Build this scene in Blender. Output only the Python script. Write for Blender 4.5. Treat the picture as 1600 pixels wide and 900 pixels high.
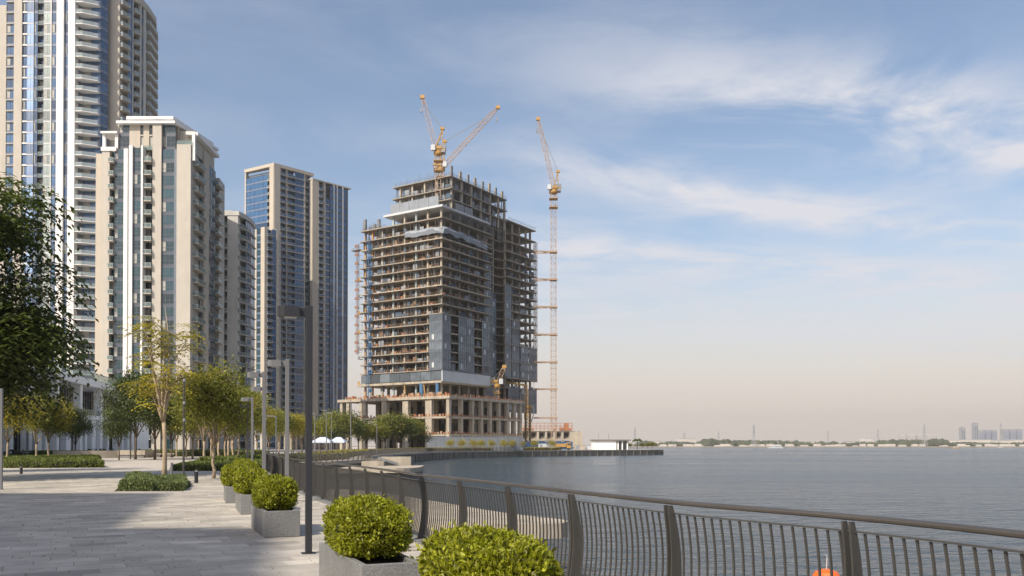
import bpy, math, random
import numpy as np
from mathutils import Vector, Matrix, noise as mnoise
R = math.radians
random.seed(7)
rng = np.random.default_rng(7)
for o in list(bpy.data.objects): bpy.data.objects.remove(o)
SC = bpy.context.scene
COL = SC.collection
# ------------------------------------------------------------------ camera
F = 1333.3; EYE = 1.75; HOR = 696.5; PITCH = R(0.6)
cam = bpy.data.cameras.new('camera'); camo = bpy.data.objects.new('camera', cam); COL.objects.link(camo)
camo.location = (0, 0, EYE); camo.rotation_euler = (R(90) + PITCH, 0, 0)
cam.lens = 30; cam.sensor_width = 36; cam.clip_start = 0.1; cam.clip_end = 30000
CY = HOR - F * math.tan(PITCH)
cam.shift_y = (CY - 450) / 1600
SC.camera = camo
# ------------------------------------------------------------------ world
SUN_EL = R(42); SUN = Vector((-0.60, -0.80, 0)).normalized()
w = bpy.data.worlds.new('World'); SC.world = w; w.use_nodes = True
nt = w.node_tree; N = nt.nodes; L = nt.links
for n in list(N): N.remove(n)
def nd(t, **k):
    n = N.new(t)
    for a, b in k.items(): setattr(n, a, b)
    return n
def wm(op, a, b=None, c=None, clamp=False):
    n = nd('ShaderNodeMath', operation=op, use_clamp=clamp)
    for i, v in enumerate((a, b, c)):
        if v is None: continue
        if isinstance(v, (int, float)): n.inputs[i].default_value = v
        else: L.new(v, n.inputs[i])
    return n.outputs[0]
def wmix(f, a, b):
    n = nd('ShaderNodeMix', data_type='RGBA')
    for i, v in ((0, f), (6, a), (7, b)):
        if isinstance(v, (int, float)): n.inputs[i].default_value = v
        elif isinstance(v, tuple): n.inputs[i].default_value = v
        else: L.new(v, n.inputs[i])
    return n.outputs[2]
out = nd('ShaderNodeOutputWorld'); bg = nd('ShaderNodeBackground'); bg.inputs[1].default_value = 0.135
sky = nd('ShaderNodeTexSky', sky_type='NISHITA'); sky.sun_disc = False
sky.sun_elevation = SUN_EL; sky.sun_rotation = math.atan2(SUN.x, SUN.y)
sky.air_density = 1.0; sky.dust_density = 2.0; sky.ozone_density = 2.0
tc = nd('ShaderNodeTexCoord'); sep = nd('ShaderNodeSeparateXYZ'); L.new(tc.outputs['Generated'], sep.inputs[0])
zz = wm('MAXIMUM', sep.outputs[2], 0.012)
px_ = wm('DIVIDE', sep.outputs[0], zz); py_ = wm('DIVIDE', sep.outputs[1], zz)
cb = nd('ShaderNodeCombineXYZ')
al = wm('ADD', wm('MULTIPLY', px_, 0.92), wm('MULTIPLY', py_, 0.39))
ac = wm('SUBTRACT', wm('MULTIPLY', py_, 0.92), wm('MULTIPLY', px_, 0.39))
L.new(wm('MULTIPLY', al, 1.0), cb.inputs[0]); L.new(wm('MULTIPLY', ac, 1.25), cb.inputs[1])
n1 = nd('ShaderNodeTexNoise'); n1.inputs['Scale'].default_value = 1.3; n1.inputs['Detail'].default_value = 9
n1.inputs['Roughness'].default_value = 0.62; n1.inputs['Distortion'].default_value = 0.45; L.new(cb.outputs[0], n1.inputs['Vector'])
cb2 = nd('ShaderNodeCombineXYZ'); L.new(al, cb2.inputs[0]); L.new(ac, cb2.inputs[1])
n2 = nd('ShaderNodeTexNoise'); n2.inputs['Scale'].default_value = 0.42; n2.inputs['Detail'].default_value = 3; L.new(cb2.outputs[0], n2.inputs['Vector'])
wob = wm('ADD', ac, wm('MULTIPLY', wm('SUBTRACT', n2.outputs[0], 0.5), 0.9))
def band(c, wd, amp):
    t = wm('DIVIDE', wm('SUBTRACT', wob, c), wd)
    return wm('MULTIPLY', wm('EXPONENT', wm('MULTIPLY', wm('MULTIPLY', t, t), -1)), amp)
rt = nd('ShaderNodeMapRange', interpolation_type='SMOOTHSTEP'); L.new(al, rt.inputs[0])
rt.inputs[1].default_value = 0.6; rt.inputs[2].default_value = 2.0; rt.inputs[3].default_value = 0.12; rt.inputs[4].default_value = 1.0
bsum = wm('ADD', band(1.98, 0.32, 0.85), wm('ADD', band(2.78, 0.24, 0.7), wm('ADD', band(3.8, 0.5, 0.62), band(5.6, 1.2, 0.5))))
bsum = wm('ADD', wm('MULTIPLY', bsum, rt.outputs[0]), 0.02)
tex = nd('ShaderNodeMapRange', interpolation_type='SMOOTHSTEP'); L.new(n1.outputs[0], tex.inputs[0])
tex.inputs[1].default_value = 0.33; tex.inputs[2].default_value = 0.66; tex.inputs[3].default_value = 0.0; tex.inputs[4].default_value = 1.6
cm = wm('MULTIPLY', bsum, tex.outputs[0], clamp=True)
# low haze band of the dusty air: depends on elevation only
el = nd('ShaderNodeMapRange', interpolation_type='SMOOTHERSTEP'); L.new(sep.outputs[2], el.inputs[0])
el.inputs[1].default_value = -0.02; el.inputs[2].default_value = 0.30; el.inputs[3].default_value = 1.0; el.inputs[4].default_value = 0.0
tint = nd('ShaderNodeMix', data_type='RGBA', blend_type='MULTIPLY'); tint.inputs[0].default_value = 1.0
L.new(sky.outputs[0], tint.inputs[6]); tint.inputs[7].default_value = (1.12, 1.03, 0.95, 1)
c0 = wmix(wm('MULTIPLY', el.outputs[0], 0.92), tint.outputs[2], (4.95, 4.3, 3.85, 1))
c1 = wmix(cm, c0, (4.45, 4.5, 4.85, 1))
L.new(c1, bg.inputs[0]); L.new(bg.outputs[0], out.inputs[0])
sun = bpy.data.lights.new('sun', 'SUN'); suno = bpy.data.objects.new('sun', sun); COL.objects.link(suno)
sun.energy = 4.4; sun.angle = R(0.5); sun.color = (1.0, 0.90, 0.76)
sd = Vector((SUN.x * math.cos(SUN_EL), SUN.y * math.cos(SUN_EL), math.sin(SUN_EL)))
suno.rotation_euler = sd.to_track_quat('Z', 'Y').to_euler()
SC.view_settings.view_transform = 'Standard'; SC.view_settings.look = 'None'; SC.view_settings.gamma = 1
SC.view_settings.exposure = 0.33; SC.view_settings.use_curve_mapping = False
# ------------------------------------------------------------------ helpers
def GX(px, D): return (px - 800) / F * D
def GZ(py, D):
    v = (CY - py) / F
    return EYE + D * (math.sin(PITCH) + v * math.cos(PITCH)) / (math.cos(PITCH) - v * math.sin(PITCH))
def GD(py): return EYE * F / (py - HOR)
def mat(name, col, rough=0.8, var=0.12, scale=3.0, bump=0.0, metal=0.0, spec=0.5, objvar=0.0, tone=False, trans=0.0, stretch=None, dirt=0.0, coord='Object', bscale=None):
    m = bpy.data.materials.new(name); m.use_nodes = True
    t = m.node_tree; nn = t.nodes; ll = t.links; b = nn['Principled BSDF']
    b.inputs['Roughness'].default_value = rough; b.inputs['Metallic'].default_value = metal
    b.inputs['Specular IOR Level'].default_value = spec
    tcn = nn.new('ShaderNodeTexCoord'); mp = nn.new('ShaderNodeMapping'); ll.new(tcn.outputs[coord] if coord != 'World' else nn.new('ShaderNodeNewGeometry').outputs['Position'], mp.inputs[0])
    if stretch: mp.inputs['Scale'].default_value = stretch
    no = nn.new('ShaderNodeTexNoise'); no.inputs['Scale'].default_value = scale; no.inputs['Detail'].default_value = 5; ll.new(mp.outputs[0], no.inputs[0])
    mr = nn.new('ShaderNodeMapRange'); ll.new(no.outputs[0], mr.inputs[0]); mr.inputs[1].default_value = .25; mr.inputs[2].default_value = .75
    mr.inputs[3].default_value = 1 - var; mr.inputs[4].default_value = 1 + var
    val = mr.outputs[0]
    def mul(a, bb):
        x = nn.new('ShaderNodeMath'); x.operation = 'MULTIPLY'; ll.new(a, x.inputs[0]); ll.new(bb, x.inputs[1]); return x.outputs[0]
    if objvar:
        oi = nn.new('ShaderNodeObjectInfo'); m2 = nn.new('ShaderNodeMapRange'); ll.new(oi.outputs['Random'], m2.inputs[0])
        m2.inputs[3].default_value = 1 - objvar; m2.inputs[4].default_value = 1 + objvar; val = mul(val, m2.outputs[0])
    if tone:
        at = nn.new('ShaderNodeAttribute'); at.attribute_name = 'tone'; val = mul(val, at.outputs['Fac'])
    if dirt:
        n3 = nn.new('ShaderNodeTexNoise'); n3.inputs['Scale'].default_value = 1; n3.inputs['Detail'].default_value = 4
        mp3 = nn.new('ShaderNodeMapping'); mp3.inputs['Scale'].default_value = (0.9, 0.9, 0.06); ll.new(tcn.outputs[coord], mp3.inputs[0]); ll.new(mp3.outputs[0], n3.inputs[0])
        m3 = nn.new('ShaderNodeMapRange'); ll.new(n3.outputs[0], m3.inputs[0]); m3.inputs[1].default_value = .42; m3.inputs[2].default_value = .72
        m3.inputs[3].default_value = 1; m3.inputs[4].default_value = 1 - dirt; val = mul(val, m3.outputs[0])
    vm = nn.new('ShaderNodeVectorMath'); vm.operation = 'SCALE'; vm.inputs[0].default_value = col[:3]; ll.new(val, vm.inputs['Scale'])
    ll.new(vm.outputs[0], b.inputs['Base Color'])
    if bump:
        bn = nn.new('ShaderNodeBump'); bn.inputs['Strength'].default_value = bump; bn.inputs['Distance'].default_value = 0.02
        nb = nn.new('ShaderNodeTexNoise'); nb.inputs['Scale'].default_value = bscale or scale * 6; nb.inputs['Detail'].default_value = 4; ll.new(mp.outputs[0], nb.inputs[0])
        ll.new(nb.outputs[0], bn.inputs['Height']); ll.new(bn.outputs[0], b.inputs['Normal'])
    if trans:
        tr = nn.new('ShaderNodeBsdfTranslucent'); mx = nn.new('ShaderNodeMixShader'); mx.inputs[0].default_value = trans
        v2 = nn.new('ShaderNodeVectorMath'); v2.operation = 'MULTIPLY'; ll.new(vm.outputs[0], v2.inputs[0]); v2.inputs[1].default_value = (1.5, 1.6, 0.9)
        ll.new(v2.outputs[0], tr.inputs[0]); ll.new(b.outputs[0], mx.inputs[1]); ll.new(tr.outputs[0], mx.inputs[2])
        ll.new(mx.outputs[0], nn['Material Output'].inputs[0])
    return m
def glassmat(name, col, rough=0.06, ior=1.9, objvar=0.55, wav=0.04):
    m = mat(name, col, rough=rough, var=0.25, scale=0.35, objvar=objvar, spec=0.5)
    b = m.node_tree.nodes['Principled BSDF']; b.inputs['IOR'].default_value = ior
    nn = m.node_tree.nodes; ll = m.node_tree.links
    tcn = nn.new('ShaderNodeTexCoord'); nb = nn.new('ShaderNodeTexNoise'); nb.inputs['Scale'].default_value = 0.5; nb.inputs['Detail'].default_value = 2
    ll.new(tcn.outputs['Object'], nb.inputs[0]); bn = nn.new('ShaderNodeBump'); bn.inputs['Strength'].default_value = wav; bn.inputs['Distance'].default_value = 1.0
    ll.new(nb.outputs[0], bn.inputs['Height']); ll.new(bn.outputs[0], b.inputs['Normal'])
    return m
def clearmat(name, col, fac):
    m = bpy.data.materials.new(name); m.use_nodes = True; t = m.node_tree; nn = t.nodes; ll = t.links
    b = nn['Principled BSDF']; b.inputs['Base Color'].default_value = (*col, 1); b.inputs['Roughness'].default_value = 0.08
    tr = nn.new('ShaderNodeBsdfTransparent'); tr.inputs[0].default_value = (0.84, 0.90, 0.89, 1)
    mx = nn.new('ShaderNodeMixShader'); mx.inputs[0].default_value = fac; ll.new(tr.outputs[0], mx.inputs[1]); ll.new(b.outputs[0], mx.inputs[2])
    ll.new(mx.outputs[0], nn['Material Output'].inputs[0]); return m
def tag(o, label=None, cat=None, group=None, kind=None):
    if label: o['label'] = label
    if cat: o['category'] = cat
    if group: o['group'] = group
    if kind: o['kind'] = kind
    return o
def empty(name, loc=(0, 0, 0), rz=0, label=None, cat=None, group=None):
    o = bpy.data.objects.new(name, None); COL.objects.link(o); o.location = loc; o.rotation_euler = (0, 0, rz); o.empty_display_size = 0.2
    return tag(o, label, cat, group)
def link(name, me, parent=None, loc=(0, 0, 0), rz=0, sc=None):
    o = bpy.data.objects.new(name, me); COL.objects.link(o); o.location = loc; o.rotation_euler = (0, 0, rz)
    if sc: o.scale = sc if isinstance(sc, tuple) else (sc, sc, sc)
    if parent: o.parent = parent
    return o
def copy_tree(o, parent=None):
    c = o.copy(); COL.objects.link(c)
    if parent is not None: c.parent = parent
    for ch in o.children: copy_tree(ch, c)
    return c
class MB:
    def __init__(s): s.v = []; s.f = []; s.m = []; s.t = []
    def add(s, vs, fs, mi=0, tone=1.0):
        o = len(s.v); s.v += [tuple(v) for v in vs]
        for f in fs: s.f.append(tuple(i + o for i in f)); s.m.append(mi); s.t.append(tone)
        return s
    def box(s, x0, y0, z0, x1, y1, z1, mi=0, tone=1.0):
        return s.add([(x0, y0, z0), (x1, y0, z0), (x1, y1, z0), (x0, y1, z0), (x0, y0, z1), (x1, y0, z1), (x1, y1, z1), (x0, y1, z1)],
                     [(0, 3, 2, 1), (4, 5, 6, 7), (0, 1, 5, 4), (1, 2, 6, 5), (2, 3, 7, 6), (3, 0, 4, 7)], mi, tone)
    def bev(s, x0, y0, z0, x1, y1, z1, b, mi=0):   # box with chamfered vertical edges and top
        def ring(i, z): return [(x0 + i, y0 + i + b, z), (x0 + i, y1 - i - b, z), (x0 + b + i, y1 - i, z), (x1 - b - i, y1 - i, z), (x1 - i, y1 - b - i, z), (x1 - i, y0 + b + i, z), (x1 - b - i, y0 + i, z), (x0 + b + i, y0 + i, z)][::-1]
        vs = ring(0, z0) + ring(0, z1 - b) + ring(b, z1); n = 8
        fs = [tuple(range(n - 1, -1, -1)), tuple(range(2 * n, 3 * n))]
        for k in (0, 1):
            for i in range(n): j = (i + 1) % n; fs.append((k * n + i, k * n + j, (k + 1) * n + j, (k + 1) * n + i))
        return s.add(vs, fs, mi)
    def bar(s, p, q, wd, hd=None, mi=0, up=(0, 0, 1), tone=1.0):
        p = Vector(p); q = Vector(q); hd = hd or wd; d = (q - p)
        if d.length < 1e-6: return s
        d.normalize(); u = Vector(up)
        if abs(d.dot(u)) > 0.98: u = Vector((1, 0, 0))
        a = d.cross(u).normalized(); b = a.cross(d)
        a *= wd / 2; b *= hd / 2
        vs = [p - a - b, p + a - b, p + a + b, p - a + b, q - a - b, q + a - b, q + a + b, q - a + b]
        return s.add(vs, [(3, 2, 1, 0), (4, 5, 6, 7), (0, 1, 5, 4), (1, 2, 6, 5), (2, 3, 7, 6), (3, 0, 4, 7)], mi, tone)
    def tube(s, pts, rad, n=6, mi=0, cap=True):
        pts = [Vector(p) for p in pts]; k = len(pts)
        if not hasattr(rad, '__len__'): rad = [rad] * k
        vs = []; fs = []; ref = None
        for i, p in enumerate(pts):
            d = (pts[min(i + 1, k - 1)] - pts[max(i - 1, 0)])
            if d.length < 1e-9: d = Vector((0, 0, 1))
            d.normalize()
            if ref is None: ref = Vector((1, 0, 0)) if abs(d.x) < 0.9 else Vector((0, 1, 0))
            a = (ref - d * ref.dot(d)).normalized(); ref = a; b = d.cross(a)
            for j in range(n):
                th = 2 * math.pi * j / n; vs.append(p + (a * math.cos(th) + b * math.sin(th)) * rad[i])
        for i in range(k - 1):
            for j in range(n): j2 = (j + 1) % n; fs.append((i * n + j, i * n + j2, (i + 1) * n + j2, (i + 1) * n + j))
        if cap: fs.append(tuple(range(n - 1, -1, -1))); fs.append(tuple(range((k - 1) * n, k * n)))
        return s.add(vs, fs, mi)
    def prism(s, poly, z0, z1, mi=0, top=True, bottom=True):
        n = len(poly); ar = sum(poly[i][0] * poly[(i + 1) % n][1] - poly[(i + 1) % n][0] * poly[i][1] for i in range(n))
        if ar < 0: poly = poly[::-1]
        vs = [(x, y, z0) for x, y in poly] + [(x, y, z1) for x, y in poly]
        fs = [(i, (i + 1) % n, (i + 1) % n + n, i + n) for i in range(n)]
        if top: fs.append(tuple(range(n, 2 * n)))
        if bottom: fs.append(tuple(range(n - 1, -1, -1)))
        return s.add(vs, fs, mi)
    def lathe(s, prof, n=16, mi=0, c=(0, 0, 0)):
        vs = []; fs = []; k = len(prof)
        for r, z in prof:
            for j in range(n): th = 2 * math.pi * j / n; vs.append((c[0] + r * math.cos(th), c[1] + r * math.sin(th), c[2] + z))
        for i in range(k - 1):
            for j in range(n): j2 = (j + 1) % n; fs.append((i * n + j, i * n + j2, (i + 1) * n + j2, (i + 1) * n + j))
        fs.append(tuple(range(n - 1, -1, -1))); fs.append(tuple(range((k - 1) * n, k * n)))
        return s.add(vs, fs, mi)
    def merge(s, o, M=None):
        k = len(s.v); s.v += [tuple(M @ Vector(v)) for v in o.v] if M else list(o.v)
        s.f += [tuple(i + k for i in f) for f in o.f]; s.m += o.m; s.t += o.t; return s
    def mesh(s, name, mats, smooth=False):
        me = bpy.data.meshes.new(name); me.from_pydata(s.v, [], s.f)
        for m in (mats if isinstance(mats, (list, tuple)) else [mats]): me.materials.append(m)
        me.polygons.foreach_set('material_index', s.m)
        if smooth: me.polygons.foreach_set('use_smooth', [True] * len(s.f))
        a = me.attributes.new('tone', 'FLOAT', 'FACE'); a.data.foreach_set('value', s.t)
        me.update(); return me
    def build(s, name, mats, parent=None, loc=(0, 0, 0), rz=0, smooth=False):
        return link(name, s.mesh(name, mats, smooth), parent, loc, rz)
def leafmesh(name, C, D, Nn, ln, wd, mats, tone, core=None):
    """C centres, D leaf directions, Nn rough normals: one folded diamond per leaf (4 triangles)"""
    C = np.asarray(C, float); D = np.asarray(D, float); Nn = np.asarray(Nn, float); n = len(C)
    D /= np.linalg.norm(D, axis=1)[:, None] + 1e-9
    S = np.cross(D, Nn); S /= np.linalg.norm(S, axis=1)[:, None] + 1e-9; U = np.cross(S, D)
    ln = np.broadcast_to(np.asarray(ln, float), (n,))[:, None]; wd = np.broadcast_to(np.asarray(wd, float), (n,))[:, None]
    p0 = C - D * ln * .5; p2 = C + D * ln * .5; p1 = C + S * wd * .5 + U * wd * .18 - D * ln * .06; p3 = C - S * wd * .5 + U * wd * .18 - D * ln * .06
    V = np.stack([p0, p1, p2, p3], 1).reshape(-1, 3)
    b = np.arange(n)[:, None] * 4; T = np.concatenate([b + [0, 1, 2], b + [0, 2, 3]], 1).reshape(-1)
    tn = np.repeat(np.asarray(tone, float), 2); mi = np.zeros(2 * n, int)
    nf = 2 * n; ls = np.arange(nf) * 3; lt = np.full(nf, 3)
    if core is not None:
        cv = np.array(core.v, float); k = len(V); V = np.concatenate([V, cv])
        cf = [i + k for f in core.f for i in f]; lens = [len(f) for f in core.f]
        st = len(T) + np.concatenate([[0], np.cumsum(lens)[:-1]])
        T = np.concatenate([T, cf]); ls = np.concatenate([ls, st]); lt = np.concatenate([lt, lens])
        tn = np.concatenate([tn, np.ones(len(lens))]); mi = np.concatenate([mi, np.ones(len(lens), int)])
    me = bpy.data.meshes.new(name); me.vertices.add(len(V)); me.vertices.foreach_set('co', V.reshape(-1))
    me.loops.add(len(T)); me.loops.foreach_set('vertex_index', T.astype(np.int32)); me.polygons.add(len(ls))
    me.polygons.foreach_set('loop_start', ls.astype(np.int32)); me.polygons.foreach_set('loop_total', np.asarray(lt).astype(np.int32))
    for m in mats: me.materials.append(m)
    me.polygons.foreach_set('material_index', mi.astype(np.int32))
    a = me.attributes.new('tone', 'FLOAT', 'FACE'); a.data.foreach_set('value', tn)
    me.update(calc_edges=True); return me
def rnd(a, b): return random.uniform(a, b)
# ------------------------------------------------------------------ materials
M = {}
M['conc'] = mat('concrete', (.31, .27, .215), .9, .16, .6, .3, dirt=.25)
M['concc'] = mat('cast concrete', (.42, .37, .295), .9, .14, .5, .2, dirt=.3)
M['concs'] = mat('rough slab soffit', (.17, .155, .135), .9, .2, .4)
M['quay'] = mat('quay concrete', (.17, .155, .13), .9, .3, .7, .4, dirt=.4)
M['beige'] = mat('beige cladding', (.42, .39, .34), .75, .06, .25, dirt=.1)
M['beige2'] = mat('warm stone cladding', (.43, .385, .32), .75, .06, .25, dirt=.1)
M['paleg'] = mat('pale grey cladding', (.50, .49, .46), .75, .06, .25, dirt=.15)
M['white'] = mat('white cladding', (.66, .65, .64), .6, .04, .3, dirt=.06)
M['whitep'] = mat('white render', (.88, .88, .87), .6, .04, .3, dirt=.05)
M['greyf'] = mat('grey window frame', (.16, .17, .18), .5, .05)
M['lightf'] = mat('pale window frame', (.5, .5, .49), .5, .05)
M['span'] = mat('dark spandrel', (.06, .075, .10), .35, .2, .4, spec=.6)
M['spang'] = mat('grey spandrel', (.12, .14, .17), .4, .15, .4)
M['spanb'] = mat('blue grey spandrel', (.14, .18, .27), .3, .1, .4)
M['gblue'] = glassmat('blue glass', (.03, .085, .18), ior=1.65)
M['gteal'] = glassmat('teal glass', (.010, .042, .055), ior=1.65)
M['gdark'] = glassmat('dark glass', (.012, .018, .025))
M['glight'] = glassmat('sky tinted pale glass', (.18, .28, .46), .1)  # bright sky reflection is put into the base colour
M['curt'] = mat('curtain behind glass', (.3, .3, .27), .5, .2, 1)
M['ggreen'] = glassmat('greenish glass panel', (.22, .27, .25), .15)
M['railg'] = clearmat('balustrade glass', (.24, .31, .31), .36)
M['railb'] = clearmat('blue balustrade glass', (.08, .14, .22), .8)
M['cpale'] = mat('pale green column form', (.34, .41, .41), .7, .15, 1)
M['corng'] = mat('ochre column form', (.44, .25, .10), .8, .2, 1)
M['railw'] = clearmat('pale balustrade glass', (.45, .52, .56), .38)
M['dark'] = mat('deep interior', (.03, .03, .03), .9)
M['orange'] = mat('orange barrier', (.33, .135, .06), .7, .3, 2)
M['blue'] = mat('blue hoist mesh', (.06, .14, .26), .6, .25, 1)
M['yellow'] = mat('yellow crane paint', (.40, .23, .06), .5, .15, 1)
M['jib'] = mat('faded jib paint', (.38, .27, .19), .6, .15, 1)
M['mastp'] = mat('weathered mast paint', (.36, .25, .17), .6, .2, 1)
M['steel'] = mat('galvanised steel', (.22, .23, .24), .5, .15, 1, metal=.3)
M['rail'] = mat('bronze grey paint', (.078, .074, .068), .42, .12, 2, .05, metal=.25)
M['railt'] = mat('worn handrail metal', (.14, .125, .11), .3, .2, 1.5, .04, metal=.6, stretch=(1, 1, 4))
M['pole'] = mat('shade dark pole paint', (.024, .025, .030), .5, .1, 2)  # shade on the nearest lamp post is put into this colour; bollards reuse it
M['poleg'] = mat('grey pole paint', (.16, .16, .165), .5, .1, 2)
M['lens'] = mat('lamp diffuser', (.7, .68, .6), .4, .05)
M['tarp'] = mat('grey tarpaulin', (.24, .27, .31), .7, .25, .3, .4)
M['rustm'] = mat('rusty mast', (.24, .13, .09), .7, .2, 1)
M['net'] = mat('dark blue safety net', (.05, .085, .13), .8, .3, .3)
M['panelw'] = mat('white parapet panel', (.5, .52, .54), .6, .1, .3)
M['cwall'] = glassmat('curtain wall glass', (.11, .13, .15), .18, ior=1.5)
M['cwallf'] = mat('aluminium mullion', (.16, .18, .21), .5, .1, 1, metal=.3)
M['hoard'] = mat('grey hoarding', (.23, .255, .29), .7, .15, .4)
M['hoardb'] = mat('blue hoarding', (.07, .17, .32), .7, .2, .4)
M['plant'] = mat('granite planter', (.20, .20, .195), .75, .42, 55, .3, dirt=.3, bscale=90, coord='Object')
M['plant'].node_tree.nodes['Principled BSDF'].inputs['Roughness'].default_value = .7
M['soil'] = mat('dark soil', (.03, .022, .015), .95, .3, 8, .6)
M['bark'] = mat('pale bark', (.36, .28, .19), .9, .25, 5, .5, stretch=(1, 1, .25))
M['barkd'] = mat('brown bark', (.10, .075, .055), .9, .25, 5, .5, stretch=(1, 1, .25))
M['lbush'] = mat('clipped bush leaves', (.25, .26, .014), .5, .12, 3, tone=True, trans=.35)
M['ltree'] = mat('olive leaves', (.19, .195, .03), .55, .2, .8, tone=True, trans=.35)
M['lyel'] = mat('yellow green leaves', (.33, .28, .035), .55, .2, .8, tone=True, trans=.4)
M['ldark'] = mat('dark green leaves', (.075, .10, .02), .5, .2, .8, tone=True, trans=.25)
M['lhedge'] = mat('hedge leaves', (.12, .15, .025), .6, .15, 1, tone=True, trans=.25)
M['lgrass'] = mat('grey green groundcover', (.14, .175, .06), .7, .15, 1, tone=True, trans=.2)
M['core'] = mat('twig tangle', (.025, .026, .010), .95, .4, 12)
M['rubber'] = mat('black rubber', (.015, .015, .015), .7)
M['blackp'] = mat('black paint', (.02, .02, .022), .3)
M['red'] = mat('red orange buoy', (.75, .13, .015), .45, .1, 3)
M['ropew'] = mat('weathered white paint', (.6, .56, .5), .7)
M['cloth'] = mat('blue white canvas', (.5, .56, .68), .8, .1, 1)
M['wood'] = mat('brown timber', (.16, .10, .06), .8, .2, 3)
M['skin'] = mat('skin', (.35, .2, .13), .6); M['vest'] = mat('yellow vest', (.65, .6, .05), .7); M['trous'] = mat('navy trousers', (.03, .04, .07), .8)
M['shirt'] = mat('white shirt', (.7, .7, .7), .8)
M['farw'] = mat('far pale walls', (.5, .47, .43), .8, .1, .02); M['farb'] = mat('far grey blue walls', (.30, .31, .34), .7, .1, .02)
M['farg'] = mat('far tree mass', (.05, .065, .03), .9, .3, .05); M['sand'] = mat('far sand bank', (.27, .23, .18), .9, .15, .02)
M['pyl'] = mat('pylon steel', (.35, .35, .36), .6)
# ------------------------------------------------------------------ coast line
WZ = -2.4
CTRL = [(4.6, -14), (4.3, -4), (4.0, 1.5), (3.45, 4.2), (2.72, 6.3), (1.62, 8.15), (.80, 10), (-.09, 12.2), (-.98, 14.3), (-1.95, 16.6), (-3.1, 20.0), (-4.35, 23.3), (-6.4, 28.3), (-9.4, 36.2), (-12.4, 45), (-15.6, 55),
        (-19.2, 66), (-21.5, 76), (-21.6, 84), (-20.7, 91), (-19.9, 100), (-19.1, 109), (-19.6, 118), (-22.5, 134), (-24.6, 155), (-25.8, 190), (-25.0, 230), (-20.5, 275), (-1, 318), (26.5, 350), (50, 375), (66.5, 393), (71, 402), (72, 430)]
def spline(P, step):
    P = [Vector((p[0], p[1])) for p in P]; dense = []
    for i in range(1, len(P) - 2):
        a, b, c, d = P[i - 1], P[i], P[i + 1], P[i + 2]; n = max(2, int((c - b).length / 0.25))
        for k in range(n):
            t = k / n; dense.append(.5 * ((2 * b) + (c - a) * t + (2 * a - 5 * b + 4 * c - d) * t * t + (3 * b - a - 3 * c + d) * t ** 3))
    dense.append(P[-2]); S = [0]
    for i in range(1, len(dense)): S.append(S[-1] + (dense[i] - dense[i - 1]).length)
    def at(s):
        s = min(max(s, 0), S[-1] - 1e-6); lo = np.searchsorted(S, s, side='right') - 1; lo = min(lo, len(S) - 2)
        t = (s - S[lo]) / (S[lo + 1] - S[lo] + 1e-12); p = dense[lo].lerp(dense[lo + 1], t); d = (dense[lo + 1] - dense[lo]).normalized()
        return p, d
    return at, S[-1], dense, S
AT, SL, DENSE, SS = spline(CTRL, 1)
def s_of(y):   # arc length where path first passes Y=y
    for i, p in enumerate(DENSE):
        if p.y >= y: return SS[i]
def off(s, d):   # point at arc s, d metres towards the water
    p, t = AT(s); return (p.x + t.y * d, p.y - t.x * d)
EDGE = 0.22    # deck edge beyond railing line
samples = []; s = 0.0
while s < SL: samples.append(s); s += 0.5 if s < 80 else 2.0
edge = [off(s, EDGE) for s in samples]
# land sheet
lm = bpy.data.materials.new('distant paving'); lm.use_nodes = True
t = lm.node_tree; nn = t.nodes; ll = t.links; b = nn['Principled BSDF']; b.inputs['Roughness'].default_value = .8
PA = math.atan2(.475, .88)
tcn = nn.new('ShaderNodeTexCoord'); mp = nn.new('ShaderNodeMapping'); mp.inputs['Rotation'].default_value = (0, 0, -PA); ll.new(tcn.outputs['Object'], mp.inputs[0])
br = nn.new('ShaderNodeTexBrick'); br.inputs['Scale'].default_value = 1; br.inputs['Brick Width'].default_value = .9; br.inputs['Row Height'].default_value = .45
br.inputs['Mortar Size'].default_value = .006; br.inputs['Color1'].default_value = (.49, .45, .39, 1); br.inputs['Color2'].default_value = (.42, .385, .34, 1); br.inputs['Mortar'].default_value = (.12, .11, .10, 1)
ll.new(mp.outputs[0], br.inputs[0])
no = nn.new('ShaderNodeTexNoise'); no.inputs['Scale'].default_value = .25; no.inputs['Detail'].default_value = 6; ll.new(tcn.outputs['Object'], no.inputs[0])
mr = nn.new('ShaderNodeMapRange'); ll.new(no.outputs[0], mr.inputs[0]); mr.inputs[3].default_value = .78; mr.inputs[4].default_value = 1.2
vm = nn.new('ShaderNodeVectorMath'); vm.operation = 'SCALE'; ll.new(br.outputs[0], vm.inputs[0]); ll.new(mr.outputs[0], vm.inputs['Scale']); ll.new(vm.outputs[0], b.inputs['Base Color'])
M['pavefar'] = lm
poly = edge + [(72.5, 480), (60, 640), (-60, 1100), (-900, 1500), (-2600, 1500), (-2600, -400), (10, -400), (5.0, -15)]
g = MB().prism([(p[0], p[1]) for p in poly], -.4, -.03); tag(g.build('ground', M['pavefar']), kind='structure')
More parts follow.
